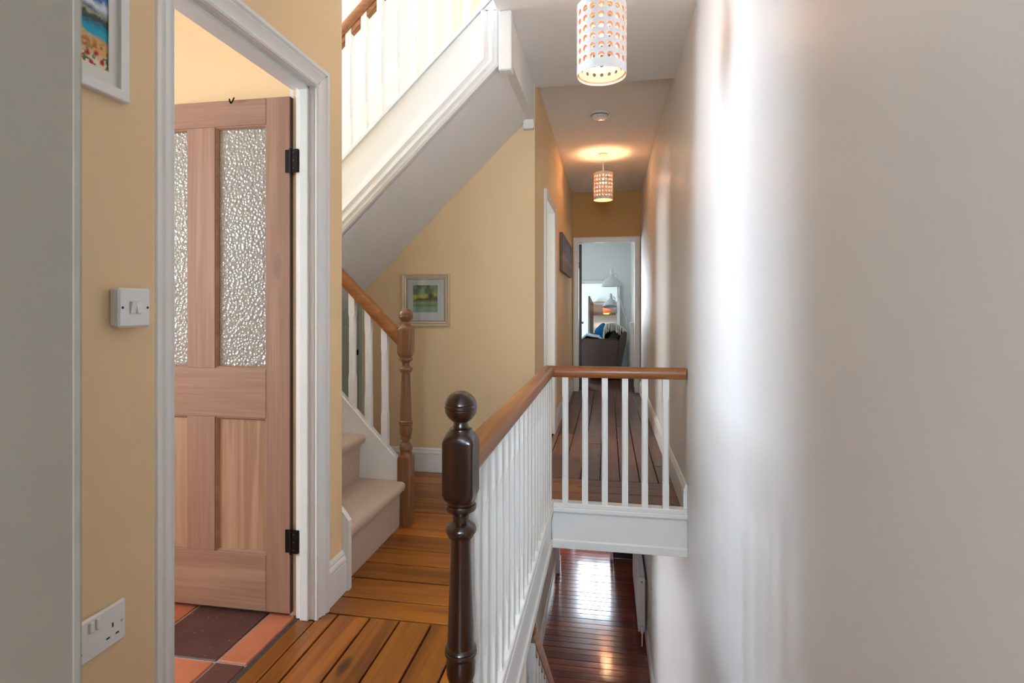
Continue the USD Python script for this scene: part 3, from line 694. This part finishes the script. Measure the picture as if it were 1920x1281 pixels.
def newel(node, x, y, ztop, zbot, material, name='newel_post'):
    secs = []
    prof = PROFILE + [(ztop - zbot, .0395, 1)]
    for d, r, q in prof[::-1]:
        s = ring(ztop - d, r, q); s[:, 0] += x; s[:, 1] += y
        secs.append(s)
    n = node.part(name, loft(secs), material, 35, at=(x, y, zbot))
    R = .0405; a = []
    for t in np.linspace(-math.pi / 2, math.pi / 2, 49):
        r, z = R * math.cos(t), R * math.sin(t)
        for zz in (.006, -.006):
            if abs(z - zz) < .0018: r -= .0016
        a.append((max(r, 0), z))
    n.part('ball_finial', lathe(a, (x, y, ztop - R), 48), material, 30)
    return n


def spindle_mesh(x, y, z0, z1, w=.037, slope_top=0.0, slope_bot=0.0, axis='x', lo=.16, hi=.14):
    """square stop-chamfered spindle; ends cut to a slope along the axis"""
    h = w / 2; secs = []
    L = z1 - z0; lo = min(lo, L * .3); hi = min(hi, L * .3)
    for z, c, sl in ((z0, .0012, slope_bot), (z0 + lo, .0012, 0), (z0 + lo + .03, .0085, 0), (z1 - hi - .03, .0085, 0), (z1 - hi, .0012, 0), (z1, .0012, slope_top)):
        p = np.array([(h, h - c), (h - c, h), (-h + c, h), (-h, h - c), (-h, -h + c), (-h + c, -h), (h - c, -h), (h, -h + c)])
        zz = z + (p[:, 0] if axis == 'x' else p[:, 1]) * sl
        secs.append(np.c_[p[:, 0] + x, p[:, 1] + y, zz])
    return loft(secs)


RAIL = [(a * 1.13, b * 1.15) for a, b in [(-.022, -.058), (.022, -.058), (.026, -.050), (.031, -.044), (.033, -.030), (.031, -.016), (.024, -.005), (.012, 0), (-.012, 0), (-.024, -.005), (-.031, -.016), (-.033, -.030), (-.031, -.044), (-.026, -.050)]]

# landing balustrade
XB, ZR = -.36, .862
lb = thing('landing_balustrade', 'landing balustrade with dark ball newel and white spindles round the stairwell', 'balustrade', (XB, 1.4, 0))
newel(lb, XB, 1.335, 1.014, -.2, 'dark_newel_wood')
lb.part('handrail', sweep([((XB, 1.37, ZR), (1, 0, 0), (0, 0, 1)), ((XB, Y1 + .0, ZR), (1, -1, 0), (0, 0, 1))], RAIL), 'handrail_wood_y', 50, at=(XB, 2, ZR))
lb.part('handrail', sweep([((XB, Y1, ZR), (1, -1, 0), (0, 0, 1)), ((XR - .008, Y1, ZR), (0, -1, 0), (0, 0, 1))], RAIL), 'handrail_wood_x', 50, at=(0, Y1, ZR))
for k in range(17):
    y = 1.46 + .1135 * k
    if y < Y1 - .05:
        lb.part('spindle', spindle_mesh(XB, y, .03, ZR - .05), 'white_gloss')
lb.part('spindle', spindle_mesh(XB, Y1, .03, ZR - .05), 'white_gloss')
for x in (-.258, -.138, -.019, .101, .217, .338):
    lb.part('spindle', spindle_mesh(x, Y1, .03, ZR - .05, lo=.13, hi=.12), 'white_gloss')
lb.part('base_rail', bx(XB - .04, XB + .03, 1.37, Y1 + .035, .0, .03, .004), 'white_gloss')
lb.part('base_rail', bx(XB + .03, XR, Y1 - .03, Y1 + .035, .0, .03, .004), 'white_gloss')
FAS = [(0, .002), (.012, .002), (.018, -.004), (.018, -.022), (.008, -.032), (.004, -.04), (.004, -.196), (.012, -.204), (.012, -.246), (.008, -.25), (-.02, -.25), (-.02, .002)]
lb.part('fascia', sweep([((XB + .014, 1.36, 0), (1, 0, 0), (0, 0, 1)), ((XB + .014, Y1 - .014, 0), (1, -1, 0), (0, 0, 1))], FAS), 'white_gloss')
lb.part('fascia', sweep([((XB + .014, Y1 - .014, 0), (1, -1, 0), (0, 0, 1)), ((XR, Y1 - .014, 0), (0, -1, 0), (0, 0, 1))], FAS), 'white_gloss')

# stair balustrade beside the carpeted steps
sb = thing('stair_balustrade', 'turned oak newel with sloping handrail and white spindles on the upward stairs', 'balustrade', (-1.123, YU - .02, 0))
YN = YU - .02
newel(sb, -1.123, YN, 1.217, 0, 'oak_newel_wood')


def hr(x): return 1.106 + (-1.17 - x) * 1.0


sb.part('handrail', sweep([((-1.15, YN, hr(-1.15)), (0, 1, 0), (0, 0, 1.35)), ((-2.34, YN, hr(-2.34)), (0, 1, 0), (0, 0, 1.35))], RAIL), 'handrail_wood_x', 50)
for k in range(10):
    x = -1.246 - .0985 * k
    sb.part('spindle', spindle_mesh(x, YN, lower_z(x) + .012, hr(x) - .05, slope_top=-1.0, slope_bot=-1.05), 'white_gloss')
# upper flight balustrade
ub = thing('upper_balustrade', 'sloping handrail and white spindles of the upper flight, top of the picture', 'balustrade', (-1.4, YU, 2.0))


def uh(x): return 2.872 + (x + 1.517) * .97


ub.part('handrail', sweep([((-2.3, YU + .017, uh(-2.3)), (0, 1, 0), (0, 0, 1.3)), ((-.62, YU + .017, uh(-.62)), (0, 1, 0), (0, 0, 1.3))], RAIL), 'handrail_wood_x', 50)
xs2 = [-1.48 - .0985 * k for k in range(8, 0, -1)] + [-1.48, -1.385, -1.288, -1.191, -1.086, -.986, -.883, -.775, -.68]
for i, x in enumerate(xs2):
    ub.part('spindle', spindle_mesh(x, YU + .017, soff(x) + .44, uh(x) - .06, slope_top=.97, slope_bot=.976), 'white_gloss')
    if i:
        a, b = xs2[i - 1] + .0185, x - .0185
        ub.part('fillet', sweep([((a, YU + .017, uh(a) - .076), (0, 1, 0), (0, 0, 1)), ((b, YU + .017, uh(b) - .076), (0, 1, 0), (0, 0, 1))], [(-.019, -.045), (.019, -.045), (.019, .004), (-.019, .004)]), 'handrail_wood_x')
# balustrade of the stairs going down
db = thing('lower_balustrade', 'handrail and white spindles descending below the landing edge', 'balustrade', (XB, 3.5, -1.2))


def dh(y): return -.10 - (y - 2.43) * .97


db.part('handrail', sweep([((XB - .005, 2.56, dh(2.56)), (1, 0, 0), (0, 0, 1.3)), ((XB - .005, 4.44, dh(4.44)), (1, 0, 0), (0, 0, 1.3))], RAIL), 'handrail_wood_y', 50)
y = 2.66
prev = None
while y < 4.15:
    db.part('spindle', spindle_mesh(XB - .005, y, dh(y) - .78, dh(y) - .06, slope_top=-.97, slope_bot=-.97, axis='y'), 'white_gloss')
    if prev:
        a, b = prev + .0185, y - .0185
        db.part('fillet', sweep([((XB - .005, a, dh(a) - .074), (1, 0, 0), (0, 0, 1)), ((XB - .005, b, dh(b) - .074), (1, 0, 0), (0, 0, 1))], [(-.019, -.045), (.019, -.045), (.019, .004), (-.019, .004)]), 'handrail_wood_y')
    prev = y
    y += .1135
newel(db, XB - .005, 4.46, -1.96, ZG, 'oak_newel_wood')

# ------------------------------------------------------------------ pendant lamps, alarm
def shade_shell(R, th, H, cols, rows, hr_, pitch, top):
    """cylinder with round holes, as one mesh with thickness; z from 0 (bottom) to H"""
    cw = 2 * np.pi * R / cols
    ns = 4
    sqp = []
    for k in range(4 * ns):
        s, t = divmod(k, ns); t /= ns
        sqp.append([(-1 + 2 * t, -1), (1, -1 + 2 * t), (1 - 2 * t, 1), (-1, 1 - 2 * t)][s])
    sqp = np.array(sqp); ang = np.arctan2(sqp[:, 1], sqp[:, 0])
    V, Fc = [], []

    def add(outer, inner):
        b = sum(len(v) for v in V); n = len(outer); V.append(np.array(outer)); V.append(np.array(inner))
        for j in range(n):
            q = (j + 1) % n
            Fc.extend([[b + j, b + q, b + n + q], [b + j, b + n + q, b + n + j]])

    def at(u, z, r): return np.c_[r * np.cos(u / R), r * np.sin(u / R), z]
    zs = [H - top - pitch * k for k in range(rows)]
    for c in range(cols):
        u0 = (c + .5) * cw
        for z0 in zs:
            so = np.c_[u0 + sqp[:, 0] * cw / 2, z0 + sqp[:, 1] * pitch / 2]; ho = np.c_[u0 + np.cos(ang) * hr_, z0 + np.sin(ang) * hr_]
            add(at(so[:, 0], so[:, 1], R), at(ho[:, 0], ho[:, 1], R))
            add(at(ho[:, 0], ho[:, 1], R), at(ho[:, 0], ho[:, 1], R - th))
            add(at(ho[:, 0], ho[:, 1], R - th), at(so[:, 0], so[:, 1], R - th))
    N = cols * ns
    t = np.arange(N) / N * 2 * np.pi

    def circ(r, z): return np.c_[r * np.cos(t), r * np.sin(t), np.full(N, z)]
    zt, zb = zs[0] + pitch / 2, zs[-1] - pitch / 2
    add(circ(R, H), circ(R, zt)); add(circ(R - th, zt), circ(R - th, H)); add(circ(R - th, H), circ(R, H))
    add(circ(R, zb), circ(R, 0)); add(circ(R - th, 0), circ(R - th, zb)); add(circ(R, 0), circ(R - th, 0))
    m = trimesh.Trimesh(np.vstack(V), np.array(Fc), process=False)
    m.merge_vertices(); m.invert()
    return m


def pendant(x, y, zb, zceil, label, bulb='bulb_glow'):
    H, R = .295, .104
    p = thing('pendant_lamp', label, 'lamp', (x, y, zb), group=None)
    zt = zb + H
    sh = shade_shell(R, .003, H, 18, 6, .0125, .041, .042); sh.apply_translation((x, y, zb))
    p.part('shade', sh, 'shade_white')
    li = shade_shell(R - .008, .001, H - .03, 18, 6, .0082, .041, .027); li.apply_translation((x, y, zb + .012))
    p.part('shade_liner', li, 'shade_liner', label='orange inner lining glowing through the holes')
    p.part('seam', bx(x - R * math.cos(.3) - .002, x - R * math.cos(.3) + .001, y - R * math.sin(.3) - .003, y - R * math.sin(.3) + .001, zb, zt), 'shade_white')
    p.part('bulb', lathe([(0, -.034), (.018, -.030), (.029, -.016), (.032, 0), (.028, .018), (.019, .036), (.014, .05), (0, .05)], (x, y, zt - .10), 24), bulb, True)
    p.part('lampholder', cat(cyl(.019, (x, y, zt - .052), (x, y, zt + .012), 20), cyl(.024, (x, y, zt - .012), (x, y, zt - .006), 20)), 'white_plastic', 40)
    p.part('spider', cat(*[cyl(.0018, (x, y, zt - .009), (x + (R - .002) * math.cos(a), y + (R - .002) * math.sin(a), zt - .009), 8) for a in (.5, .5 + 2.094, .5 + 4.189)]), 'steel', 40)
    p.part('flex', cyl(.0035, (x, y, zt + .01), (x, y, zceil - .03), 10), 'white_plastic', 40)
    p.part('ceiling_rose', lathe([(0, -.034), (.010, -.034), (.016, -.026), (.044, -.018), (.05, -.010), (.05, 0), (0, 0)], (x, y, zceil), 32), 'white_plastic', 40)
    return p


pendant(-.027, 2.38, 2.20, ZC, 'large near pendant lamp, white drum shade punched with round holes')
pendant(-.052, 6.14, 2.395, ZC2, 'far pendant lamp, drum shade throwing a disc of light on the corridor ceiling')
pendant(-.03, 9.75, -.78, -.24, 'pendant lamp of the lower hall, seen only as an orange gleam on the boards', 'bulb_glow_lower')
sa = thing('smoke_alarm', 'round white smoke alarm on the corridor ceiling between the pendants', 'smoke alarm', (-.07, 4.86, ZC2))
sa.part('base', lathe([(0, -.018), (.082, -.018), (.084, -.012), (.084, 0), (0, 0)], (-.07, 4.86, ZC2), 40), 'white_plastic', 40)
sa.part('cover', lathe([(0, -.046), (.05, -.046), (.064, -.042), (.072, -.032), (.074, -.022), (.074, -.017), (0, -.017)], (-.07, 4.86, ZC2), 40), 'white_plastic', 40)
sa.part('vent', lathe([(.066, -.0225), (.0755, -.0225), (.0755, -.019), (.066, -.019)], (-.07, 4.86, ZC2), 40), 'dark_slot', 40)

# ------------------------------------------------------------------ switch, socket
XS = XN - .014
ls = thing('light_switch', 'white two gang light switch on the cream wall left of the kitchen doorway', 'light switch', (XN, 1.04, 1.22))
ls.part('back_box', bx(XN, XS + .03, 1.001, 1.079, 1.181, 1.259, .003), 'white_plastic')
pl_ = ls.part('plate', bx(XS + .030, XS + .040, .999, 1.081, 1.178, 1.262, .004), 'white_plastic')
for k in (0, 1):
    yy = 1.0265 + .0145 * k
    tilt = [.0005, .005] if k == 0 else [.005, .0005]
    r_ = loft([np.array([(XS + .039, yy, 1.207), (XS + .039, yy + .0135, 1.207), (XS + .039, yy + .0135, 1.233), (XS + .039, yy, 1.233)]),
               np.array([(XS + .041 + tilt[0], yy + .0006, 1.208), (XS + .041 + tilt[0], yy + .0129, 1.208), (XS + .041 + tilt[1], yy + .0129, 1.232), (XS + .041 + tilt[1], yy + .0006, 1.232)])])
    ls.part('rocker', r_, 'white_plastic')
ls.part('rocker_surround', slab_x(holes(rect(1.0256, 1.2061, 1.0554, 1.2339), (1.0262, 1.2067, 1.0548, 1.2333)), XS + .0400, XS + .0403), 'steel')
for yy in (1.008, 1.072):
    ls.part('screw', cyl(.0028, (XS + .0395, yy, 1.22), (XS + .0406, yy, 1.22), 10), 'black_iron')
so = thing('double_socket', 'white double power socket low on the cream wall', 'socket', (XN, .955, .56))
so.part('plate', bx(XN, XN + .010, .886, 1.034, .512, .598, .004), 'white_plastic')
for k in (0, 1):
    yy = .945 + .0145 * k
    so.part('rocker', bx(XN + .009, XN + .0145, yy, yy + .012, .568, .590, .002), 'white_plastic')
for yc in (.916, 1.000):
    for dy, dz, w, h in ((0, .012, .0035, .009), (-.011, -.010, .008, .0035), (.011, -.010, .008, .0035)):
        so.part('pin_hole', bx(XN + .0098, XN + .0104, yc + dy - w / 2, yc + dy + w / 2, .545 + dz - h / 2, .545 + dz + h / 2), 'dark_slot')
for yy in (.899, 1.022):
    so.part('screw', cyl(.0028, (XN + .0095, yy, .555), (XN + .0106, yy, .555), 10), 'steel')

# ------------------------------------------------------------------ pictures
def painting(node, origin, U, V, w, h, fn, nu=56, nv=64, name='print'):
    """flat print; fn(u, v) gives linear rgb, v upward"""
    U, V = np.array(U, float), np.array(V, float)
    u, v = np.meshgrid(np.linspace(0, 1, nu), np.linspace(0, 1, nv))
    P = np.array(origin) + u.reshape(-1, 1) * w * U + v.reshape(-1, 1) * h * V
    i = np.arange(nu * nv).reshape(nv, nu)
    f = np.vstack([np.c_[i[:-1, :-1].ravel(), i[:-1, 1:].ravel(), i[1:, 1:].ravel()], np.c_[i[:-1, :-1].ravel(), i[1:, 1:].ravel(), i[1:, :-1].ravel()]])
    node.part(name, trimesh.Trimesh(P, f, process=False), 'printed_paint', paint=np.clip(fn(u.ravel(), v.ravel()), 0, 1))


def lay(base, col, m):
    return base * (1 - m[:, None]) + np.array(srgb(*col)) * m[:, None]


def sm(x, e=.02): return np.clip(x / e * .5 + .5, 0, 1)


def beach(u, v):
    p = np.c_[u * 6, v * 6, u * 0]; n = meshkit.fbm(p, 4, 3) - .5; n2 = meshkit.fbm(p * [3, 5, 1], 4, 9) - .5
    c = np.tile(np.array(srgb(58, 108, 172)), (len(u), 1))
    c = lay(c, (120, 160, 205), sm(n2 + .02, .1) * .6)
    c = lay(c, (226, 232, 236), sm(.76 - v + n * .35 + (u - .5) * -.12, .06) * sm(v - .62, .05))
    c = lay(c, (44, 92, 128), sm(.70 - v + n * .12 - u * .10, .03))
    c = lay(c, (30, 140, 178), sm(.56 - v + n2 * .16, .03))
    c = lay(c, (198, 190, 150), sm(.05 - np.abs(v - .58 + u * .03) + n2 * .1, .03) * sm(u - .35))
    c = lay(c, (70, 84, 84), sm(.05 - np.abs(v - .52) + n2 * .14, .03) * sm(u - .45))
    c = lay(c, (46, 170, 196), sm(.45 - v + n * .2, .03))
    c = lay(c, (236, 238, 232), sm(.02 - np.abs(v - .38 + .1 * u + n * .1), .02))
    c = lay(c, (226, 178, 116), sm(.36 - v + n * .16 - u * .05, .03))
    c = lay(c, (190, 120, 62), sm(n2 + .02, .05) * sm(.30 - v, .05))
    c = lay(c, (236, 226, 200), sm(.15 - v + n2 * .2, .04))
    c = lay(c, (90, 120, 60), sm(n2 - .06, .05) * sm(.20 - v, .05))
    for k, (a, b) in enumerate(((.3, .10), (.45, .16), (.55, .07), (.66, .12), (.8, .16), (.9, .08), (.72, .04), (.4, .05), (.15, .12), (.5, .11))):
        c = lay(c, (196, 30, 34), sm(.04 - np.hypot(u - a, (v - b) * 1.3) + n2 * .03, .015))
    return c


def meadow(u, v):
    p = np.c_[u * 5, v * 5, u * 0]; n = meshkit.fbm(p, 4, 21) - .5; n2 = meshkit.fbm(p * [2, 5, 1], 3, 5) - .5
    c = np.tile(np.array(srgb(150, 172, 140)), (len(u), 1))
    c = lay(c, (96, 124, 92), sm(n + .02, .15) * sm(v - .62, .08))
    c = lay(c, (188, 190, 96), sm(.62 - v + n * .08, .04))
    c = lay(c, (206, 200, 84), sm(.06 - np.abs(v - .56 - .1 * u) + n2 * .06, .04))
    c = lay(c, (88, 104, 66), sm(.52 - v + n * .12 + .1 * (u - .5), .03))
    c = lay(c, (60, 84, 60), sm(.10 - np.hypot(u - .72, v - .60) + n * .12, .04))
    c = lay(c, (60, 80, 56), sm(.05 - np.hypot((u - .3) * .8, v - .46) + n2 * .06, .03))
    c = lay(c, (160, 178, 116), sm(.42 - v + n2 * .08, .04))
    c = lay(c, (100, 130, 80), sm(.04 - np.abs(v - .25 + n * .1), .03) * .8)
    c = lay(c, (158, 190, 176), sm(.2 - v + n * .1, .06))
    return c


def dusk(u, v):
    p = np.c_[u * 4, v * 4, u * 0]; n = meshkit.fbm(p, 4, 33) - .5
    c = np.tile(np.array(srgb(120, 128, 146)), (len(u), 1))
    c = lay(c, (92, 98, 120), sm(n, .2))
    c = lay(c, (128, 96, 84), sm(.35 - v + n * .3, .1))
    c = lay(c, (150, 140, 132), sm(.05 - np.abs(v - .38) + n * .1, .05))
    return c


def frame(node, origin, U, V, N, w, h, prof, material, name='frame'):
    U, V, N = (np.array(a, float) for a in (U, V, N)); o = np.array(origin, float)
    cs = [(o, -U - V, N), (o + U * w, U - V, N), (o + U * w + V * h, U + V, N), (o + V * h, -U + V, N)]
    return node.part(name, sweep(cs, prof, closed=True), material)


# near picture on the left wall (sight rectangle: y from .70 to .985, z from 1.688 to 2.05)
pn = thing('framed_picture', 'white framed beach painting at the top left of the cream wall', 'picture', (XN, .85, 1.85))
oy, oz, pw, ph = .832, 1.681, .182, .245
frame(pn, (XN, oy, oz), (0, 1, 0), (0, 0, 1), (1, 0, 0), pw, ph, [(0, 0), (0, .017), (.020, .017), (.022, .015), (.022, 0)], 'white_gloss')
pn.part('backing', bx(XN, XN + .003, oy, oy + pw, oz, oz + ph), 'off_white_mat')
pn.part('mat_board', slab_x(holes(rect(oy, oz, oy + pw, oz + ph), (.858, 1.710, .993, 1.893)), XN + .006, XN + .008), 'off_white_mat')
painting(pn, (XN + .0045, .856, 1.708), (0, 1, 0), (0, 0, 1), .139, .187, beach, 70, 90)
# back wall landscape: outer x -1.526..-1.15, z 1.078..1.474
pf = thing('framed_picture', 'small green landscape in a cream moulded frame on the back wall', 'picture', (-1.338, YB, 1.276))
frame(pf, (-1.492, YB, 1.112), (1, 0, 0), (0, 0, 1), (0, -1, 0), .308, .329, [(0, 0), (0, .014), (.006, .020), (.010, .014), (.018, .018), (.024, .024), (.032, .022), (.034, 0)], 'frame_cream')
frame(pf, (-1.482, YB - .012, 1.122), (1, 0, 0), (0, 0, 1), (0, -1, 0), .288, .309, [(0, 0), (0, .003), (.004, .003), (.004, 0)], 'frame_line', name='slip')
pf.part('mat_board', slab_y(holes(rect(-1.492, 1.112, -1.184, 1.441), (-1.437, 1.185, -1.247, 1.387)), YB - .010, YB - .008), 'off_white_mat')
painting(pf, (-1.440, YB - .006, 1.182), (1, 0, 0), (0, 0, 1), .196, .208, meadow)
pf.part('glass', bx(-1.488, -1.188, YB - .0125, YB - .011, 1.116, 1.437), 'pane_glass')
# canvas in the corridor
pc = thing('canvas_picture', 'unframed grey blue canvas on the left corridor wall', 'picture', (XC, 6.8, 1.85))
pc.part('stretcher', bx(XC, XC + .034, 6.02, 7.56, 1.62, 2.04, .003), 'canvas_edge')
painting(pc, (XC + .0345, 6.02, 1.62), (0, 1, 0), (0, 0, 1), 1.54, .42, dusk, 40, 24, name='painted_face')

# ------------------------------------------------------------------ living room
sf = thing('sofa', 'dark grey brown fabric sofa seen from its arm end', 'sofa', (-.1, 10.3, 0))
armp = Polygon([(-.455, .12), (-.462, .60), (-.452, .66), (-.42, .695), (-.36, .705), (.12, .69), (.18, .675), (.14, .40), (.09, .12)])
for y0 in (9.45, 11.2):
    sf.part('arm', slab_y(armp, y0, y0 + .17), 'sofa_fabric', 40)
    sf.part('arm_piping', sweep([((x_, y0, z_), (0, 0, 1), (1, 0, 0)) for x_, z_ in ((-.455, .13), (-.46, .62), (-.40, .70), (.16, .68))], [(-.004, -.004), (.004, -.004), (.004, .004), (-.004, .004)]), 'sofa_fabric')
backp = Polygon([(.06, .10), (.15, .44), (.19, .70), (.235, .80), (.28, .83), (.315, .80), (.30, .66), (.23, .30), (.18, .06)])
sf.part('backrest', slab_y(backp, 9.47, 11.35), 'sofa_fabric', 40)
sf.part('base', bx(-.44, .12, 9.62, 11.2, .10, .36, .02), 'sofa_fabric')
for k in range(2):
    y0 = 9.63 + k * .785
    sf.part('seat_cushion', rbox(-.47, .14, y0, y0 + .775, .35, .52, .05), 'sofa_fabric', 40)
    sf.part('back_cushion', rbox(-.04, .19, y0, y0 + .775, .50, .93, .075).warp(lambda p: p) if False else cat(rbox(-.02, .17, y0, y0 + .775, .50, .92, .075)), 'sofa_fabric', 40)
for x_, y_ in ((-.40, 9.53), (.12, 9.53), (-.40, 11.27), (.12, 11.27)):
    sf.part('foot', cyl(.022, (x_, y_, 0), (x_, y_, .125), 14, .028), 'dark_door_wood', 40)


def sheet(path, y0, y1, th, ny=14, wob=.012, seed=1):
    """cloth laid along an (x, z) path between y0 and y1"""
    P = np.array(path, float)
    d = np.gradient(P, axis=0); n = np.c_[-d[:, 1], d[:, 0]]; n /= np.linalg.norm(n, axis=1)[:, None]
    ys = np.linspace(y0, y1, ny); top, bot = [], []
    for y in ys:
        w = (meshkit.noise(np.c_[P * 9, np.full(len(P), y * 7)], seed) - .3) * wob
        top.append(np.c_[P[:, 0] + n[:, 0] * (th + w), np.full(len(P), y), P[:, 1] + n[:, 1] * (th + w)])
        bot.append(np.c_[P[:, 0] + n[:, 0] * w * .2, np.full(len(P), y), P[:, 1] + n[:, 1] * w * .2])
    return loft([np.vstack([t, b[::-1]]) for t, b in zip(top, bot)])


tw = thing('fringed_throw', 'white fringed blanket draped over the sofa back', 'blanket', (.12, 9.8, .9))
tp = [(-.06, .62), (-.065, .74), (-.06, .86), (-.02, .935), (.06, .955), (.14, .945), (.20, .905), (.27, .86), (.325, .82), (.34, .74)]
tp = [(a - .012, b + .008) for a, b in tp]
tw.part('cloth', sheet(tp[::-1], 9.50, 10.25, .014, seed=4), 'throw_cream', 60)
fr = []
r2 = random.Random(3)
for k in range(46):
    t = k / 45; j = t * (len(tp) - 1); i = min(int(j), len(tp) - 2); a = np.array(tp[i]) * (1 - j + i) + np.array(tp[i + 1]) * (j - i)
    L = r2.uniform(.10, .16); dx = r2.uniform(-.015, .015)
    fr.append(tube([(a[0], 9.50, a[1] + .006), (a[0] + dx * .4, 9.485, a[1] - L * .45), (a[0] + dx, 9.488, a[1] - L)], .0055, 6))
tw.part('fringe', cat(*fr), 'throw_cream', 60, kind='stuff')
gt = thing('folded_throw', 'pale grey patterned blanket on the sofa seat and arm', 'blanket', (-.2, 9.7, .7))
gt.part('cloth', sheet([(-.06, .62), (-.16, .73), (-.28, .745), (-.36, .775), (-.43, .72), (-.475, .64), (-.478, .60)], 9.47, 10.1, .016, wob=.03, seed=9), 'throw_grey', 60)
gf = []
for k in range(16):
    yy = 9.48 + k * .04
    gf.append(tube([(-.49, yy, .61), (-.495, yy + r2.uniform(-.01, .01), .55)], .005, 6))
gt.part('fringe', cat(*gf), 'throw_cream', 60, kind='stuff')
cu = m3.Manifold.sphere(1, 32).to_mesh()
cv = np.array(cu.vert_properties[:, :3]); cfv = np.array(cu.tri_verts)
s_ = np.sign(cv) * np.abs(cv) ** .55
s_ = np.c_[s_[:, 0] * .17, s_[:, 1] * .06 * np.sqrt(np.clip(1.15 - np.maximum(np.abs(s_[:, 0]), np.abs(s_[:, 2])) ** 2, .1, 1)), s_[:, 2] * .17]
ca, sa_ = math.cos(.62), math.sin(.62)
rot = np.c_[s_[:, 0] * ca - s_[:, 2] * sa_, s_[:, 1], s_[:, 0] * sa_ + s_[:, 2] * ca]
rot[:, 0] *= .75
single('cushion', trimesh.Trimesh(rot + np.array([-.10, 10.42, .74]), cfv), 'cushion_blue', 'bright blue scatter cushion on the sofa', 'cushion', smooth=True, at=(-.10, 10.42, .74))

# leaning mirror
mi = thing('wall_mirror', 'large white framed mirror leaning behind the sofa', 'mirror', (-.17, 11.6, .35))
ta = math.radians(7.0)
Um, Vm, Nm = np.array([1.0, 0, 0]), np.array([0, math.sin(ta), math.cos(ta)]), np.array([0, -math.cos(ta), math.sin(ta)])
mo = np.array([-.555, 11.52, .42])
frame(mi, mo, Um, Vm, Nm, .74, 1.31, [(0, -.01), (0, .012), (.008, .020), (.05, .026), (.06, .018), (.06, -.01)], 'white_gloss')
mi.part('mirror_glass', loft([[mo + Um * a * .74 + Vm * b * 1.31 + Nm * c for a, b in ((0, 0), (1, 0), (1, 1), (0, 1))] for c in (0, .004)]), 'mirror_glass')

# big articulated floor lamp
fl_ = thing('floor_lamp', 'pale grey articulated floor lamp with cone shade above the sofa', 'lamp', (.32, 10.4, 0))
yl = 10.15
fl_.part('base', lathe([(0, 0), (.13, 0), (.13, .018), (.11, .026), (.02, .032), (0, .032)], (.34, 11.45, 0), 32) if False else lathe([(0, 0), (.06, 0), (.06, .02), (.02, .03), (0, .03)], (.355, yl, 0), 32), 'lamp_grey', 40)
fl_.part('pole', cyl(.010, (.355, yl, .02), (.335, yl, 1.02), 12), 'lamp_grey', 40)
fl_.part('arm', cat(cyl(.007, (.335, yl, 1.0), (.19, yl, 1.44), 10), cyl(.007, (.325, yl + .02, 1.0), (.18, yl + .02, 1.44), 10), cyl(.016, (.187, yl - .012, 1.44), (.187, yl + .03, 1.44), 14)), 'lamp_grey', 40)
fl_.part('spring', tube([(.30 + .008 * math.cos(k * 1.3), yl - .016 + .008 * math.sin(k * 1.3), 1.08 + k * .004) for k in range(36)], .002, 6), 'steel')
fl_.part('upper_arm', cat(cyl(.007, (.187, yl, 1.44), (.16, yl, 1.80), 10), tube([(.16 - .045 * (1 - math.cos(a)) + .0, yl, 1.80 + .05 * math.sin(a)) for a in np.linspace(0, 2.2, 8)], .006)), 'lamp_grey', 40)
Zs = 1.60
fl_.part('shade', lathe([(.026, .30), (.030, .30), (.034, .20), (.060, .175), (.105, .14), (.150, .085), (.185, .02), (.190, 0), (.186, 0), (.180, .02), (.145, .08), (.10, .132), (.056, .168), (.026, .19)], (.065, yl, Zs), 40), 'lamp_grey', 40)
fl_.part('cap', lathe([(0, .325), (.015, .325), (.024, .315), (.030, .29), (.030, .26), (0, .26)], (.065, yl, Zs), 24), 'lamp_grey', 40)
fl_.part('knuckle', tube([(.08, yl, Zs + .19), (.13, yl, Zs + .23), (.16, yl, 1.80)], .007), 'lamp_grey', 40)
fl_.part('bulb', lathe([(0, -.03), (.018, -.026), (.03, -.01), (.03, .01), (.016, .04), (.013, .06), (0, .06)], (.065, yl, Zs + .09), 20), 'white_plastic', True)

# ------------------------------------------------------------------ windows (they carry the daylight)
def window(n, label, axis, x, a0, a1, z0, z1):
    w = thing('window_%d' % n, label, 'window', (0, 0, 0), kind='structure')
    mk = (lambda p, q0, q1: slab_x(p, q0, q1)) if axis == 'x' else (lambda p, q0, q1: slab_y(p, q0, q1))
    am = (a0 + a1) / 2
    w.part('window_frame', mk(holes(rect(a0, z0, a1, z1), (a0 + .05, z0 + .05, am - .02, z1 - .05), (am + .02, z0 + .05, a1 - .05, z1 - .05)), x - .03, x + .03), 'white_gloss')
    for p, q in ((a0 + .05, am - .02), (am + .02, a1 - .05)):
        w.part('pane', mk(Polygon(rect(p, z0 + .05, q, z1 - .05)), x - .003, x + .003), 'pane_glass')


window(1, 'white window lighting the half landing, out of view', 'x', -3.26, 2.35, 3.6, 1.9, 4.0)
window(2, 'white kitchen window, out of view', 'x', -4.30, -.45, 1.15, 1.0, 2.2)
window(3, 'window behind the viewer', 'y', -1.95, -.38, .38, 1.0, 2.2)
window(4, 'living room window, out of view', 'y', 11.81, -2.5, -1.2, .9, 2.2)
window(6, 'side room window, out of view', 'x', -3.16, 4.3, 5.7, .95, 2.25)
window(5, 'lower room window, out of view', 'x', -2.65, 3.95, 5.45, ZG + .8, ZG + 2.1)
